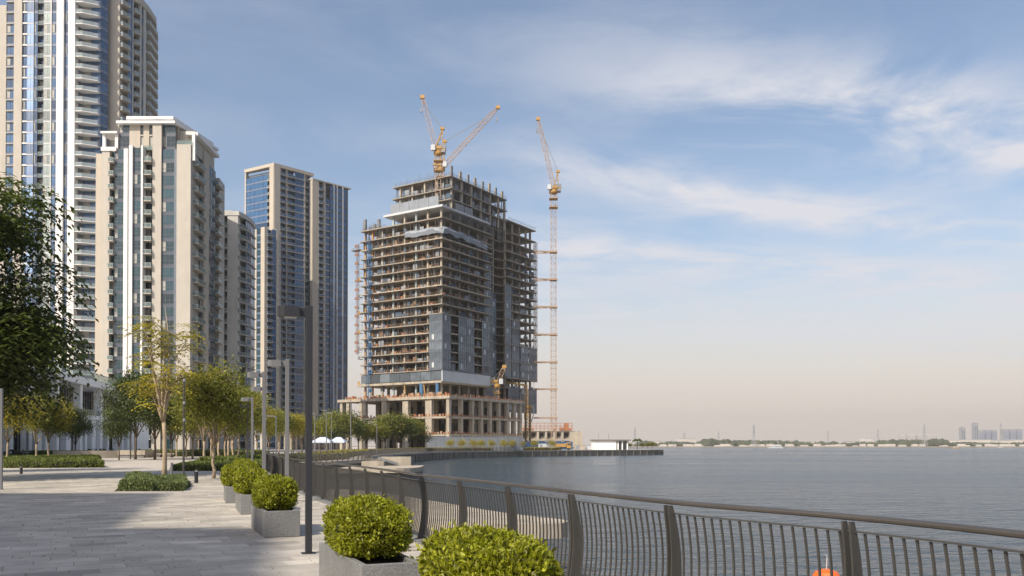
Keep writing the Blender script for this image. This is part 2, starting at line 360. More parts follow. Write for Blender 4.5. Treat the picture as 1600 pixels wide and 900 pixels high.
# quay wall: face under the deck edge, in cast panels
q = MB(); qo = empty('quay_wall', (0, 0, 0), 0, 'weathered concrete quay wall along the curved waterfront edge, dark at the waterline', 'quay wall')
ss = [x for x in samples if x > 2]
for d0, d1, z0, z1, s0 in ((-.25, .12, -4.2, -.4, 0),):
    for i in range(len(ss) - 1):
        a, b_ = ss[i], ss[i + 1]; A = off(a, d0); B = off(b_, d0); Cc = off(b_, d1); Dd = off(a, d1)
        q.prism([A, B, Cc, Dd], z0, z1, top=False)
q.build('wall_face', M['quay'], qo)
s = s_of(150)
piers = []
while s < SL - 3:   # panel ribs on the far quay
    A = off(s, .1); B = off(s + .9, .1); Cc = off(s + .9, .34); Dd = off(s, .34); pm = MB().prism([A, B, Cc, Dd], -2.9, -.42); pm.build('rib', M['quay'], qo); s += 5.2
cp = MB(); s = 2.5; k = 0
while s < SL - 2:
    l = 1.2 if s < 60 else 4.0; a, b_ = s + .004, s + l - .004
    if s > 4: 
        pm = MB().prism([off(a, -.18), off(b_, -.18), off(b_, EDGE + .04), off(a, EDGE + .04)], -.16, .012 + .001 * (k % 2), 0)
        if s < 75: pm.build('coping_stone', M['plant'], qo)
        else: cp.merge(pm)
    s += l; k += 1
tag(cp.build('coping', M['concc'], qo), kind='stuff')
# pavers -----------------------------------------------------------------
pm = mat('paving stone', (.49, .45, .385), .72, .16, 1.6, .15, tone=True, bscale=40, coord='World'); M['paver'] = pm
t = pm.node_tree; nn = t.nodes; ll = t.links; b = nn['Principled BSDF']; src = b.inputs['Base Color'].links[0].from_socket; ge = nn.new('ShaderNodeNewGeometry')
n3 = nn.new('ShaderNodeTexNoise'); n3.inputs['Scale'].default_value = .35; n3.inputs['Detail'].default_value = 8; n3.inputs['Roughness'].default_value = .7; ll.new(ge.outputs['Position'], n3.inputs[0])
m3 = nn.new('ShaderNodeMapRange'); ll.new(n3.outputs[0], m3.inputs[0]); m3.inputs[1].default_value = .35; m3.inputs[2].default_value = .68; m3.inputs[3].default_value = 1.08; m3.inputs[4].default_value = .74
n4 = nn.new('ShaderNodeTexNoise'); n4.inputs['Scale'].default_value = 3.5; n4.inputs['Detail'].default_value = 6; n4.inputs['Roughness'].default_value = .75; ll.new(ge.outputs['Position'], n4.inputs[0])
m4 = nn.new('ShaderNodeMapRange'); ll.new(n4.outputs[0], m4.inputs[0]); m4.inputs[1].default_value = .60; m4.inputs[2].default_value = .72; m4.inputs[3].default_value = 1.0; m4.inputs[4].default_value = .80
mm = nn.new('ShaderNodeMath'); mm.operation = 'MULTIPLY'; ll.new(m3.outputs[0], mm.inputs[0]); ll.new(m4.outputs[0], mm.inputs[1]); vs_ = nn.new('ShaderNodeVectorMath'); vs_.operation = 'SCALE'; ll.new(src, vs_.inputs[0]); ll.new(mm.outputs[0], vs_.inputs['Scale']); ll.new(vs_.outputs[0], b.inputs['Base Color'])
m5 = nn.new('ShaderNodeMapRange'); ll.new(n3.outputs[0], m5.inputs[0]); m5.inputs[3].default_value = .5; m5.inputs[4].default_value = .85; ll.new(m5.outputs[0], b.inputs['Roughness'])
ax = Vector((math.cos(PA), math.sin(PA))); ay = Vector((-math.sin(PA), math.cos(PA)))
def edge_x(y):
    for i, p in enumerate(DENSE):
        if p.y >= y: return p.x
    return -30
EX = {i: edge_x(i * .5) for i in range(0, 200)}
TL, TW = .90, .45
variants = []
for k in range(10):
    tone = [.66, .74, .80, .86, .92, .96, 1.0, 1.04, 1.10, 1.2][k]; gx = .0035
    v = [(gx, gx, 0), (TL - gx, gx, 0), (TL - gx, TW - gx, 0), (gx, TW - gx, 0), (gx, gx, -.035), (TL - gx, gx, -.035), (TL - gx, TW - gx, -.035), (gx, TW - gx, -.035)]
    vt = MB().add(v, [(0, 1, 2, 3), (4, 5, 1, 0), (5, 6, 2, 1), (6, 7, 3, 2), (7, 4, 0, 3)], 0, tone); variants.append((vt, vt.mesh('paver', pm)))
pav = empty('paving', (0, 0, 0)); pav['kind'] = 'structure'
tiles = []
for j in range(-20, 190):
    sh = (j % 3) * .3 + (0 if j % 2 else .07)
    for i in range(-75, 70):
        p = ax * (i * TL + sh) + ay * (j * TW); c = p + ax * TL / 2 + ay * TW / 2
        if c.y < 4.5 or c.y > 62 or c.x < -.62 * c.y - 1.2: continue
        r = TL * .55
        if c.x > EX[int(c.y * 2)] - .62: continue
        tiles.append((c.y if c.y > 10.4 else 999, p.x, p.y))
tiles.sort(); rest = MB()
for n, (d, x, y) in enumerate(tiles):
    vt, me = variants[min(9, max(0, int(rng.normal(5, 2.3))))]; z = rnd(-.0012, .0012)
    if n < 290: link('paver', me, pav, (x, y, z), PA)
    else: rest.merge(vt, Matrix.Translation((x, y, z)) @ Matrix.Rotation(PA, 4, 'Z'))
tag(rest.build('paver_field', pm, pav), kind='stuff')
# water --------------------------------------------------------------------
wmt = bpy.data.materials.new('harbour water'); wmt.use_nodes = True; t = wmt.node_tree; nn = t.nodes; ll = t.links; b = nn['Principled BSDF']
b.inputs['Base Color'].default_value = (.034, .057, .078, 1); b.inputs['Roughness'].default_value = .2; b.inputs['IOR'].default_value = 1.33
tcn = nn.new('ShaderNodeTexCoord')
def wav(sc, st, det, rot):
    mp = nn.new('ShaderNodeMapping'); mp.inputs['Scale'].default_value = st; mp.inputs['Rotation'].default_value = (0, 0, rot); ll.new(tcn.outputs['Object'], mp.inputs[0])
    x = nn.new('ShaderNodeTexNoise'); x.inputs['Scale'].default_value = sc; x.inputs['Detail'].default_value = det; x.inputs['Roughness'].default_value = .6; x.inputs['Distortion'].default_value = .6; ll.new(mp.outputs[0], x.inputs[0]); return x.outputs[0]
def sm(a, ka, b2, kb):
    x = nn.new('ShaderNodeMath'); x.operation = 'MULTIPLY'; ll.new(a, x.inputs[0]); x.inputs[1].default_value = ka
    y = nn.new('ShaderNodeMath'); y.operation = 'MULTIPLY_ADD'; ll.new(b2, y.inputs[0]); y.inputs[1].default_value = kb; ll.new(x.outputs[0], y.inputs[2]); return y.outputs[0]
h = sm(wav(2.2, (.55, 1, 1), 4, .15), .34, wav(.6, (.5, 1, 1), 3, -.2), 1.0)
h2 = sm(wav(.09, (.4, 1, 1), 3, .1), .5, h, 1.0)
bn = nn.new('ShaderNodeBump'); bn.inputs['Strength'].default_value = 1.0; bn.inputs['Distance'].default_value = 1.0; ll.new(h2, bn.inputs['Height']); ll.new(bn.outputs[0], b.inputs['Normal'])
x_ = nn.new('ShaderNodeMapRange'); ll.new(wav(.012, (.35, 1, 1), 4, .1), x_.inputs[0]); x_.inputs[1].default_value = .35; x_.inputs[2].default_value = .65; x_.inputs[3].default_value = .06; x_.inputs[4].default_value = .24; ll.new(x_.outputs[0], b.inputs['Roughness'])
M['water'] = wmt
tag(MB().add([(-3000, -400, WZ), (9000, -400, WZ), (9000, 9000, WZ), (-3000, 9000, WZ)], [(0, 1, 2, 3)]).build('water', wmt), kind='structure')
# crescent landing platform below the railing ---------------------------------
def arcpts(P, n=8):
    a, S, d, s_ = spline([P[0]] + P + [P[-1]], .3); return [tuple(a(S * i / n)[0]) for i in range(n + 1)]
def platform(name, far, near, zt, th, label, wallz=-4, rec=.9, dirn=None):
    o = empty(name, (0, 0, 0), 0, label, 'platform')
    P = arcpts(far, 26) + arcpts(near, 26)[1:-1]
    MB().prism(P, zt - th, zt).build('slab', M['concc'], o)
    c = Vector((sum(p[0] for p in P) / len(P), sum(p[1] for p in P) / len(P)))
    P2 = [tuple(Vector(p) + (c - Vector(p)).normalized() * rec) for p in P]
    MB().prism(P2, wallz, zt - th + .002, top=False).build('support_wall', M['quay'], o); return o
platform('landing_platform', [(-11.0, 47.5), (-7.6, 45), (-3.3, 36.5), (-.4, 30.5), (1.6, 27.6)], [(1.6, 27.6), (1.75, 26.6), (1.2, 25.9), (-.8, 26.0), (-3.2, 27.3), (-5.8, 31), (-9.5, 39.2)], -.62, .46,
         'low crescent shaped concrete platform over the water, seen through the near railing', rec=1.0)
platform('landing_platform', [(-18.5, 96), (-14.5, 101), (-10.6, 103.5)], [(-10.6, 103.5), (-10.6, 91.5), (-15.5, 89.5), (-19.5, 88)], -.62, .5,
         'far concrete platform with square end at the mouth of the cove, beyond the railing', rec=.4)
sb = empty('stair_block', (0, 0, 0), 0, 'pale concrete stair block with sloping side standing on the far platform', 'stair')
MB().prism([(-16.0, 104), (-12.4, 104.5), (-12.6, 107.5), (-16.3, 107)], -2.5, .38).build('parapet_wall', M['concc'], sb)
MB().prism([(-17.9, 101.5), (-15.3, 101.8), (-15.3, 103.9), (-17.9, 103.8)], -2.5, -.1).build('lower_flight', M['concc'], sb)
MB().bar((-16.3, 103.7, .3), (-13.9, 104.0, -.5), .08, .3).build('sloping_rail', M['steel'], sb)
MB().prism([(-22.0, 112), (-13.8, 104.6), (-13.8, 120), (-22, 121)], -3.5, -.05).build('pier', M['quay'], sb)
# railing --------------------------------------------------------------------
def prof(h):  # outward bulge by height
    t = h / 1.16; return .02 + .115 * math.sin(math.pi * min(1, max(0, (1 - t) * 0.78 + .12)))
def plate_mesh():
    m = MB(); hs = [0, .12, .3, .5, .7, .9, 1.02, 1.1, 1.165]
    dep = [.13, .13, .128, .12, .11, .092, .08, .068, .045]
    for s_ in (-1, 1):
        vs = []
        for h, d in zip(hs, dep):
            c = prof(h) - .03; y0 = s_ * .034 - .009; y1 = s_ * .034 + .009
            vs += [(c - d / 2, y0, h), (c + d / 2, y0, h), (c + d / 2, y1, h), (c - d / 2, y1, h)]
        fs = [(0, 3, 2, 1), tuple(range(len(vs) - 4, len(vs)))]
        for i in range(len(hs) - 1):
            for j in range(4): k = (j + 1) % 4; fs.append((i * 4 + j, i * 4 + k, i * 4 + 4 + k, i * 4 + 4 + j))
        m.add(vs, fs)
    m.box(prof(0) - .14, -.07, 0, prof(0) + .08, .07, .014)
    for h in (.45, .62): m.bar((prof(h), -.046, h), (prof(h), .046, h), .018)
    return m
def bal_mesh(wd=.017, seg=7):
    m = MB(); vs = []
    for i in range(seg + 1):
        h = .05 + (1.075 - .05) * i / seg; c = prof(h)
        vs += [(c - wd * .5, -wd / 2, h), (c + wd * .5, -wd / 2, h), (c + wd * .5, wd / 2, h), (c - wd * .5, wd / 2, h)]
    fs = []
    for i in range(seg):
        for j in range(4): k = (j + 1) % 4; fs.append((i * 4 + j, i * 4 + k, i * 4 + 4 + k, i * 4 + 4 + j))
    return m.add(vs, fs)
PM = plate_mesh(); PME = PM.mesh('post', M['rail']); BM_ = bal_mesh(); BME = BM_.mesh('baluster', M['rail'], False); BMF = bal_mesh(.034, 3)
S60 = s_of(52)
def rail_run(name, s0, s1, step, bstep, label, nbal, coarse=False):
    o = empty(name, (0, 0, 0), 0, label, 'railing')
    pts = []; mid = []; low = []; s = s0; st = .35 if not coarse else 1.5
    while s <= s1:
        p = off(s, prof(1.19) - .02); pts.append((p[0], p[1], 1.2)); p = off(s, prof(1.085)); mid.append((p[0], p[1], 1.088)); p = off(s, prof(.06)); low.append((p[0], p[1], .065)); s += st
    MB().tube(pts, .026, 8).build('handrail', M['railt'], o, smooth=True)
    m = MB()
    for a, b_ in zip(mid[:-1], mid[1:]): m.bar(a, b_, .045, .014)
    m.build('upper_rail', M['rail'], o); m = MB()
    for a, b_ in zip(low[:-1], low[1:]): m.bar(a, b_, .045, .014)
    m.build('lower_rail', M['rail'], o)
    stuff = MB(); s = s0 + .5; np_ = 0; nxt = s; nb = 0
    while s < s1:
        p, d = AT(s); rz = math.atan2(-d.x, d.y)
        link('post', PME, o, (p.x, p.y, 0), rz) if np_ < 295 else None; np_ += 1
        n = int(step / (bstep if s < S60 else max(bstep, .24)))
        for i in range(1, n):
            q_, dd = AT(s + step * i / n); r2 = math.atan2(-dd.x, dd.y)
            if s + step * i / n > s1: break
            if nb < nbal: link('baluster', BME, o, (q_.x, q_.y, 0), r2); nb += 1
            else: stuff.merge(BM_ if s < S60 else BMF, Matrix.Translation((q_.x, q_.y, 0)) @ Matrix.Rotation(r2, 4, 'Z'))
        s += step
    if stuff.v: tag(stuff.build('distant_balusters', M['rail'], o), kind='stuff')
    return o
S0 = s_of(3.4)
# start so that a post falls near (1.60, 8.15)
sp = s_of(8.15); k = math.ceil((sp - S0) / 2.08)
rail_run('promenade_railing', sp - k * 2.08 - .5, s_of(119), 2.08, .11, 'long curving grey metal railing of bowed balusters along the near promenade edge', 290)
rail_run('promenade_railing', s_of(121), s_of(330), 3.0, .3, 'distant straight stretch of metal railing on the far quay before the unfinished tower', 0, True)
# far shore -------------------------------------------------------------------
fs_ = MB().prism([(GX(985, 2250), 2250), (GX(1300, 2200), 2200), (GX(1700, 2160), 2160), (GX(2300, 2150), 2150), (6000, 3000), (6000, 6500), (-1500, 6500), (-1500, 2600)], -5, .3)
tag(fs_.build('far_shore', M['sand']), kind='structure')
# ------------------------------------------------------------------ facades
UC = {}
def unit(kind, w_, h, o):
    key = (kind, round(w_, 2), round(h, 2), tuple(sorted(o.items())))
    if key in UC: return UC[key]
    m = MB(); gm = M[o.get('g', 'gblue')]; fm = M[o.get('f', 'greyf')]; sm_ = M[o.get('s', 'span')]; wm_ = M[o.get('w', 'beige')]
    mats = [gm, fm, sm_, M['curt'], wm_, M['dark']]; n = o.get('n', 2); var = o.get('var', 0); ft = o.get('ft', .06)
    def panes(y, z0, z1, x0=0, x1=None, n=n, deep=.08):
        x1 = w_ if x1 is None else x1
        for i in range(n):
            a = x0 + (x1 - x0) * i / n; b_ = x0 + (x1 - x0) * (i + 1) / n; cu = 3 if (var * 7 + i * 3) % 5 == 4 and o.get('cur', 1) else 0
            m.box(a + ft * .5, y, z0, b_ - ft * .5, y + .03, z1, cu)
        for i in range(n + 1):
            a = x0 + (x1 - x0) * i / n; m.box(max(x0, a - ft / 2), y - deep, z0, min(x1, a + ft / 2), y + .02, z1, 1)
        m.box(x0, y - deep + .003, z1 - ft, x1, y + .023, z1, 1); m.box(x0, y - deep + .003, z0, x1, y + .023, z0 + ft, 1)
    if kind == 'glass':
        sh = o.get('sh', .7); rc = o.get('rc', .25)
        panes(rc, sh, h); m.box(0, rc - .02, 0, w_, rc + .1, sh, 2)
        if o.get('mid'): m.box(0, rc - .06, sh + (h - sh) * .35, w_, rc + .01, sh + (h - sh) * .35 + ft, 1)
        if o.get('slab'): m.box(-.05, rc - o['slab'], -.12, w_ + .05, rc + .05, .14, 4)
    elif kind == 'punch':
        fr = o.get('fr', .35); rc = .3; m.box(0, 0, 0, w_, 1.7, fr, 4); panes(rc, fr + .004, h - .004, .004, w_ - .004)
    elif kind == 'balc':
        p = o.get('p', 1.2); dp = 1.55
        m.box(-.05 if p > 0 else 0, -p, -.22, w_ + (.05 if p > 0 else 0), 1.7, 0, 4)
        panes(dp, .06, h - .24, 0, w_, n); m.box(0, dp + .05, 0, w_, dp + .2, h - .2, 5)
    elif kind == 'corner':   # wedge balcony whose edge runs back on the right
        p = o.get('p', 1.6)
        m.prism([(-.05, 1.6), (-.05, -p), (w_ * .35, -p), (w_ + .05, -.1), (w_ + .05, 1.6)], -.24, 0, 4); panes(1.5, .06, h - .24); m.box(0, 1.55, 0, w_, 1.7, h - .2, 5)
    me = m.mesh('window' if kind != 'balc' else 'balcony', mats); rail = None
    if kind in ('balc', 'corner'):
        r = MB(); p = o.get('p', 1.2) - .06
        if kind == 'balc':
            r.box(.02, -p, .06, w_ - .02, -p + .025, 1.0, 0); r.box(0, -p - .02, 1.0, w_, -p + .045, 1.06, 1)
            for i in range(3): r.box(w_ * i / 2 - .02, -p - .01, 0, w_ * i / 2 + .02, -p + .035, 1.0, 1)
            if p > .3:
                for x in (0, w_): r.box(x - .012, -p + .04, .06, x + .012, 0, 1.0, 0); r.box(x - .03, -p + .05, 1.0, x + .03, 0, 1.06, 1)
        else:
            P = [(0, 0), (0, -p), (w_ * .35, -p), (w_, -.1)]
            for a, b_ in zip(P[:-1], P[1:]): r.bar((a[0], a[1], .52), (b_[0], b_[1], .52), .02, .9, 0); r.bar((a[0], a[1], 1.03), (b_[0], b_[1], 1.03), .06, .06, 1)
        rail = (r, r.mesh('balustrade', [M[o.get('r', 'railg')], M['lightf']]), [M[o.get('r', 'railg')], M['lightf']])
    UC[key] = (m, me, mats, rail); return UC[key]
class Tower:
    def __init__(s, name, label, cat='tower'): s.root = empty(name, (0, 0, 0), 0, label, cat); s.items = []
    def part(s, mb, name, mats): return mb.build(name, mats, s.root)
    def facade(s, A, B, z0, fh, nf, bays, top=None):
        A = Vector(A); B = Vector(B); d = (B - A).normalized(); Ln = (B - A).length; rz = math.atan2(d.y, d.x); inn = Vector((-d.y, d.x))
        def tpx(px):
            u = (px - 800) / F; return (u * A.y - A.x) / (d.x - u * d.y)
        zt = top or z0 + fh * nf
        for by in bays:
            p0, p1, kind = by[:3]; o = dict(by[3]) if len(by) > 3 else {}
            u0 = max(0, tpx(p0) if p0 > 3 or o.pop('px', 0) else p0 * Ln); u1 = min(Ln, tpx(p1)) if p1 > 3 else p1 * Ln
            if u1 <= u0: continue
            f0 = o.pop('f0', 0); f1 = o.pop('f1', nf); proud = o.pop('proud', 0); nm = o.pop('name', None); rails = o.pop('rails', True)
            if kind == 'wall':
                a = A + d * u0; zz1 = o.get('zt', zt); zz0 = z0 + fh * f0
                m = MB().box(0, -proud, 0, u1 - u0, 1.79, zz1 - zz0)
                ob = m.build(nm or 'pilaster', M[o.get('w', 'beige')], s.root, (a.x, a.y, zz0), rz)
            else:
                for k in range(f0, f1):
                    oo = dict(o); oo['var'] = (k * 5 + int(u0)) % 3
                    P = A + d * u0 - Vector((inn.x, inn.y)) * proud
                    s.items.append((nm or ('balcony' if kind in ('balc', 'corner') else 'window'), unit(kind, u1 - u0, fh, oo), Vector((P.x, P.y, z0 + k * fh)), rz, rails))
    def finish(s, lim=285):
        by = {}
        for it in s.items: by.setdefault(it[0], []).append(it)
        for nm, L_ in by.items():
            L_.sort(key=lambda i: i[2].length)
            vis = [i for i in L_]
            for it in vis[:lim]:
                ob = link(nm, it[1][1], s.root, it[2], it[3])
                if it[1][3] and it[4]: link('balustrade', it[1][3][1], ob)
            groups = {}
            for it in vis[lim:]:
                key = tuple(m.name for m in it[1][2]); g_ = groups.setdefault(key, (MB(), it[1][2])); T = Matrix.Translation(it[2]) @ Matrix.Rotation(it[3], 4, 'Z'); g_[0].merge(it[1][0], T)
                if it[1][3] and it[4]:
                    key = ('r',) + tuple(m.name for m in it[1][3][2]); g2 = groups.setdefault(key, (MB(), it[1][3][2])); g2[0].merge(it[1][3][0], T)
            for g_ in groups.values(): tag(g_[0].build('upper_' + nm + 's', g_[1], s.root), kind='stuff')
def P2(px, D): return (GX(px, D), D)
# ---- T2: cream apartment tower (front block facing us) ----
T = Tower('apartment_tower', 'cream apartment tower with teal glass strips and white roof canopies', 'apartment tower')
D2 = 230; a = P2(150, D2); c_ = P2(297, D2); zb = 0.0; fh = 3.5
ztop = GZ(221, D2); zl = GZ(233, D2)
nf = int(zl // fh); fh = zl / nf
gl = dict(g='gteal', f='spang', s='span', n=2, sh=.9, rc=.2, mid=1)
T.facade(P2(157, D2), P2(208, D2), 0, fh, nf, [
    (157, 169, 'wall'), (169, 177, 'balc', dict(n=1, p=.9, g='gteal')), (177, 192.5, 'glass', dict(gl, n=3)), (192.5, 198.5, 'wall', dict(w='white', proud=.5))])
T.facade(P2(198, D2 - 1.2), P2(222, D2 - 1.2), 0, fh, nf, [(200.5, 206, 'wall', dict(w='white', proud=.4)), (206, 219, 'glass', dict(gl, n=2)), (219, 222.4, 'wall', dict(w='white', proud=.3))], top=GZ(230, D2))
T.facade(P2(222, D2), P2(297, D2), 0, fh, nf, [
    (222.4, 237, 'balc', dict(n=2, p=1.3, g='gteal', w='beige')), (237, 251, 'wall', dict(proud=.3, zt=GZ(190, D2))), (251, 270.5, 'glass', dict(gl, n=3)),
    (270.5, 275, 'wall', dict(w='spang')), (275, 297, 'wall', dict(proud=.3, zt=GZ(226, D2)))])  # grey strip: the shadow edge at the step is put into its colour
T.facade((GX(150, D2) - 1.4, D2 + 2), (GX(157, D2), D2 + 2), 0, fh, nf, [(0, 1, 'wall', dict(w='beige2', zt=GZ(236, D2)))])
# top of the front facade
T.facade(P2(183, D2 + .6), P2(272, D2 + .6), zl, 3.8, 2, [(184, 200, 'glass', dict(gl, n=3)), (200, 217, 'wall', dict(w='beige2')), (217, 222, 'punch', dict(n=1, g='gteal', w='beige2')), (222, 231, 'wall', dict(w='beige2')), (231, 236, 'punch', dict(n=1, g='gteal', w='beige2')), (251, 272, 'glass', dict(gl, n=3))], top=zl + 7.6)
# right side receding; curved glass end
sA = Vector(P2(297, D2)); sB = Vector((-87.0, 249.0)); 
T.facade(sA, sB, 0, fh, nf, [(297, 300.5, 'glass', dict(gl, n=1, rc=.1)), (300.5, 313, 'balc', dict(n=2, p=1.4, g='gteal')), (313, 316, 'punch', dict(n=1, g='gteal', w='beige2')), (316, 324, 'wall', dict(w='beige2', proud=.25)), (324, 334, 'glass', dict(gl, n=4, rc=-.2))], top=GZ(232, D2 + 8))
T.facade((-87.0, 249.0), (-88.5, 262), 0, fh, nf, [(0, .45, 'balc', dict(n=1, p=1.2)), (.45, 1, 'wall')])
T.part(MB().prism([(GX(158, D2), D2 + 1.75), (GX(296, D2), D2 + 1.75), (-88.6, 249.2), (-90.2, 262), (GX(158, D2), 264)], -1, zl - .05), 'core_wall', M['beige'])
T.part(MB().prism([(GX(184, D2), D2 + 2.3), (GX(271, D2), D2 + 2.3), (-89.5, 252), (-91, 260), (GX(184, D2), 261)], zl - .05, zl + 7.5), 'penthouse_wall', M['beige'])
for px0, px1, py0, py1, dy in ((181, 273, 194, 190, 0), (193, 267, 185, 180, 1.5)):
    T.part(MB().prism([(GX(px0, D2), D2 - .8 + dy), (GX(px1, D2), D2 - .8 + dy), (-86.6 - dy, 251), (GX(px0, D2), 262)], GZ(py0, D2), GZ(py1, D2)), 'roof_canopy', M['white'])
T.part(MB().prism([(GX(269, D2), D2 + 3), (GX(296, D2) , D2 + 3), (-87.3, 248.2), (-93, 248.2)], zl - .03, GZ(211, D2 + 6)), 'stepped_parapet', M['beige'])
T.part(MB().prism([(GX(286, D2), D2 + 1), (GX(304, D2), D2 + 1.6), (-86.0, 250), (-90, 250)], GZ(208, D2), GZ(203, D2)), 'roof_canopy', M['white'])
T.part(MB().prism([(GX(156, D2), D2 - .6), (GX(182, D2), D2 - .6), (GX(182, D2), D2 + 5), (GX(156, D2), D2 + 5)], GZ(209, D2), GZ(206, D2)), 'roof_canopy', M['white'])
for px in (159.5, 179, 300): T.part(MB().box(GX(px, D2) - .4, D2 + .2, zl - 3, GX(px, D2) + .4, D2 + 1.0, GZ(208, D2)), 'canopy_column', M['white'])
T.part(MB().box(GX(156, D2), D2 - .3, GZ(236, D2), GX(180, D2), D2 + .2, GZ(230, D2)), 'parapet', M['white'])
T.part(MB().box(GX(275, D2), D2 - .32, GZ(226, D2), GX(298, D2), D2 + .0, GZ(220, D2)), 'parapet', M['railg'])
T.part(MB().box(GX(222, D2), D2 + .2, zl - .1, GX(251, D2), D2 + .26, zl + 1), 'parapet', M['railg'])
T.finish()
# ---- T1: tallest tower, cut by the frame ----
T = Tower('residential_skyscraper', 'tallest tower on the left with white pilasters, blue glass and rows of wedge balconies', 'skyscraper')
D1 = 275; fh = 3.55; nf = 46
gb = dict(g='gblue', f='greyf', s='spanb', n=2, sh=.8, rc=.25)
T.facade(P2(-30, D1), P2(115, D1), 0, fh, nf, [
    (6.5, 17.5, 'glass', dict(gb, n=2, slab=.5, f='spang')), (18.5, 31, 'wall', dict(proud=.2)), (31, 38.5, 'punch', dict(g='gblue', w='white', n=2, fr=.45, name='framed_window')),
    (38.5, 49, 'glass', dict(g='glight', f='lightf', s='panelw', n=2, sh=.3, rc=.05, cur=0, name='glazing_panel')), (49, 54.5, 'glass', dict(gb, n=2)),
    (54.5, 64.5, 'balc', dict(n=1, p=-.3, g='gblue', w='spang', f='spang')), (64.5, 75.5, 'glass', dict(g='ggreen', f='lightf', s='panelw', n=2, sh=.5, rc=.1, mid=1, name='glazing_panel')),
    (75.5, 77, 'wall', dict(w='lightf')), (77, 86, 'glass', dict(gb, n=2, name='framed_window')), (86, 97, 'wall', dict(w='white', proud=.5)), (97, 104.3, 'glass', dict(gb, n=2, name='strip_window')), (104.3, 115, 'wall', dict(w='white', proud=.5))])
e1 = Vector(P2(115, D1)); e2 = Vector((-137.4, 283.2))
T.facade((e1.x + .2, D1 + 1.7), (e1.x + 6.6, D1 + 1.7), 0, fh, nf, [(0, .98, 'corner', dict(n=2, p=2.2, g='gblue', w='white', f='greyf', r='railw', name='corner_balcony'))])
T.facade((e1.x + 6.6, D1 + 3.2), (e1.x + 7.6, D1 + 6), 0, fh, nf, [(0, 1, 'glass', dict(g='gblue', f='spanb', s='spanb', n=2, rc=.02, sh=.9, cur=0, name='side_glazing'))])
D1b = 283
T.facade(P2(148, D1b), P2(184.5, D1b), 0, fh, nf - 3, [(148.5, 151.5, 'wall', dict(w='white')), (151.5, 166, 'glass', dict(g='gdark', f='span', s='span', n=3, rc=1.2, sh=.6, cur=0, name='dark_glazing')), (166, 184.5, 'wall', dict(proud=.3))])
q0 = Vector(P2(184.5, D1b)); q1 = Vector((GX(204, 287.5), 287.5)); q2 = Vector((GX(218, 291), 291)); q3 = Vector((GX(228, 296), 296)); q4 = Vector((GX(239, 304), 304)); q5 = Vector((GX(240, 313), 313))
T.facade(q0, q1, 0, fh, nf - 3, [(184.5, 197, 'balc', dict(n=2, p=1.3, w='beige', r='railw')), (197, 204, 'glass', dict(g='gblue', f='lightf', s='spanb', n=2, rc=0, name='side_glazing'))])
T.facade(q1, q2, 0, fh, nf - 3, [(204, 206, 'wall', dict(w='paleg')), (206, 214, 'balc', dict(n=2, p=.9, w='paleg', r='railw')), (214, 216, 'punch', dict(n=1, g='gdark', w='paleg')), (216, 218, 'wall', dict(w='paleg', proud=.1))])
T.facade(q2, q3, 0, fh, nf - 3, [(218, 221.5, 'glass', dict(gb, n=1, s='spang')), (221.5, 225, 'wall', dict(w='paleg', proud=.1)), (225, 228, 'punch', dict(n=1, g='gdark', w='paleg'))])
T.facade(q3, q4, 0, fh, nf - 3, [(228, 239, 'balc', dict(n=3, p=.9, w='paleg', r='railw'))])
T.facade(q4, q5, 0, fh, nf - 3, [(0, .5, 'balc', dict(n=2, p=1.1, w='beige')), (.5, 1, 'wall')])
T.part(MB().prism([(GX(6.5, D1), D1 + 1.75), (GX(115, D1), D1 + 1.75), (-136, 285), (-134, 310), (GX(0, D1), 310)], -1, fh * nf), 'core_wall', M['spang'])
T.part(MB().prism([(-137, D1b + 1.75), (q0.x - .6, D1b + 1.8), (q1.x - 1.3, q1.y + 1.2), (q2.x - 1.4, q2.y + 1.2), (q3.x - 1.3, q3.y + 1.3), (q4.x - 1.7, q4.y + .6), (q5.x - 1.8, q5.y), (-139, 314)], -1, fh * (nf - 3) - .05), 'core_wall', M['beige'])
T.part(MB().prism([(q0.x, q0.y - .3), (q1.x + .4, q1.y), (q2.x + .5, q2.y), (q3.x + .5, q3.y), (q4.x + .6, q4.y), (q5.x + .5, q5.y), (-134, 313), (-134, D1b)], fh * (nf - 3), fh * (nf - 3) + 2.2), 'roof_parapet', M['beige'])
T.finish()
T = Tower('residential_skyscraper', 'sliver of beige tower cut off by the left frame edge, beside the tallest tower', 'skyscraper')
T.facade(P2(-60, 278), P2(6, 278), 0, 3.55, 41, [(-0.0, .6, 'glass', dict(gb)), (.6, 1.0, 'wall')], top=GZ(8, 278))
T.part(MB().prism([(GX(-60, 278), 279.8), (GX(6, 278), 279.8), (GX(6, 278) - 1, 290), (GX(-60, 278), 290)], -1, GZ(8, 278) - .1), 'core_wall', M['beige']); T.finish()
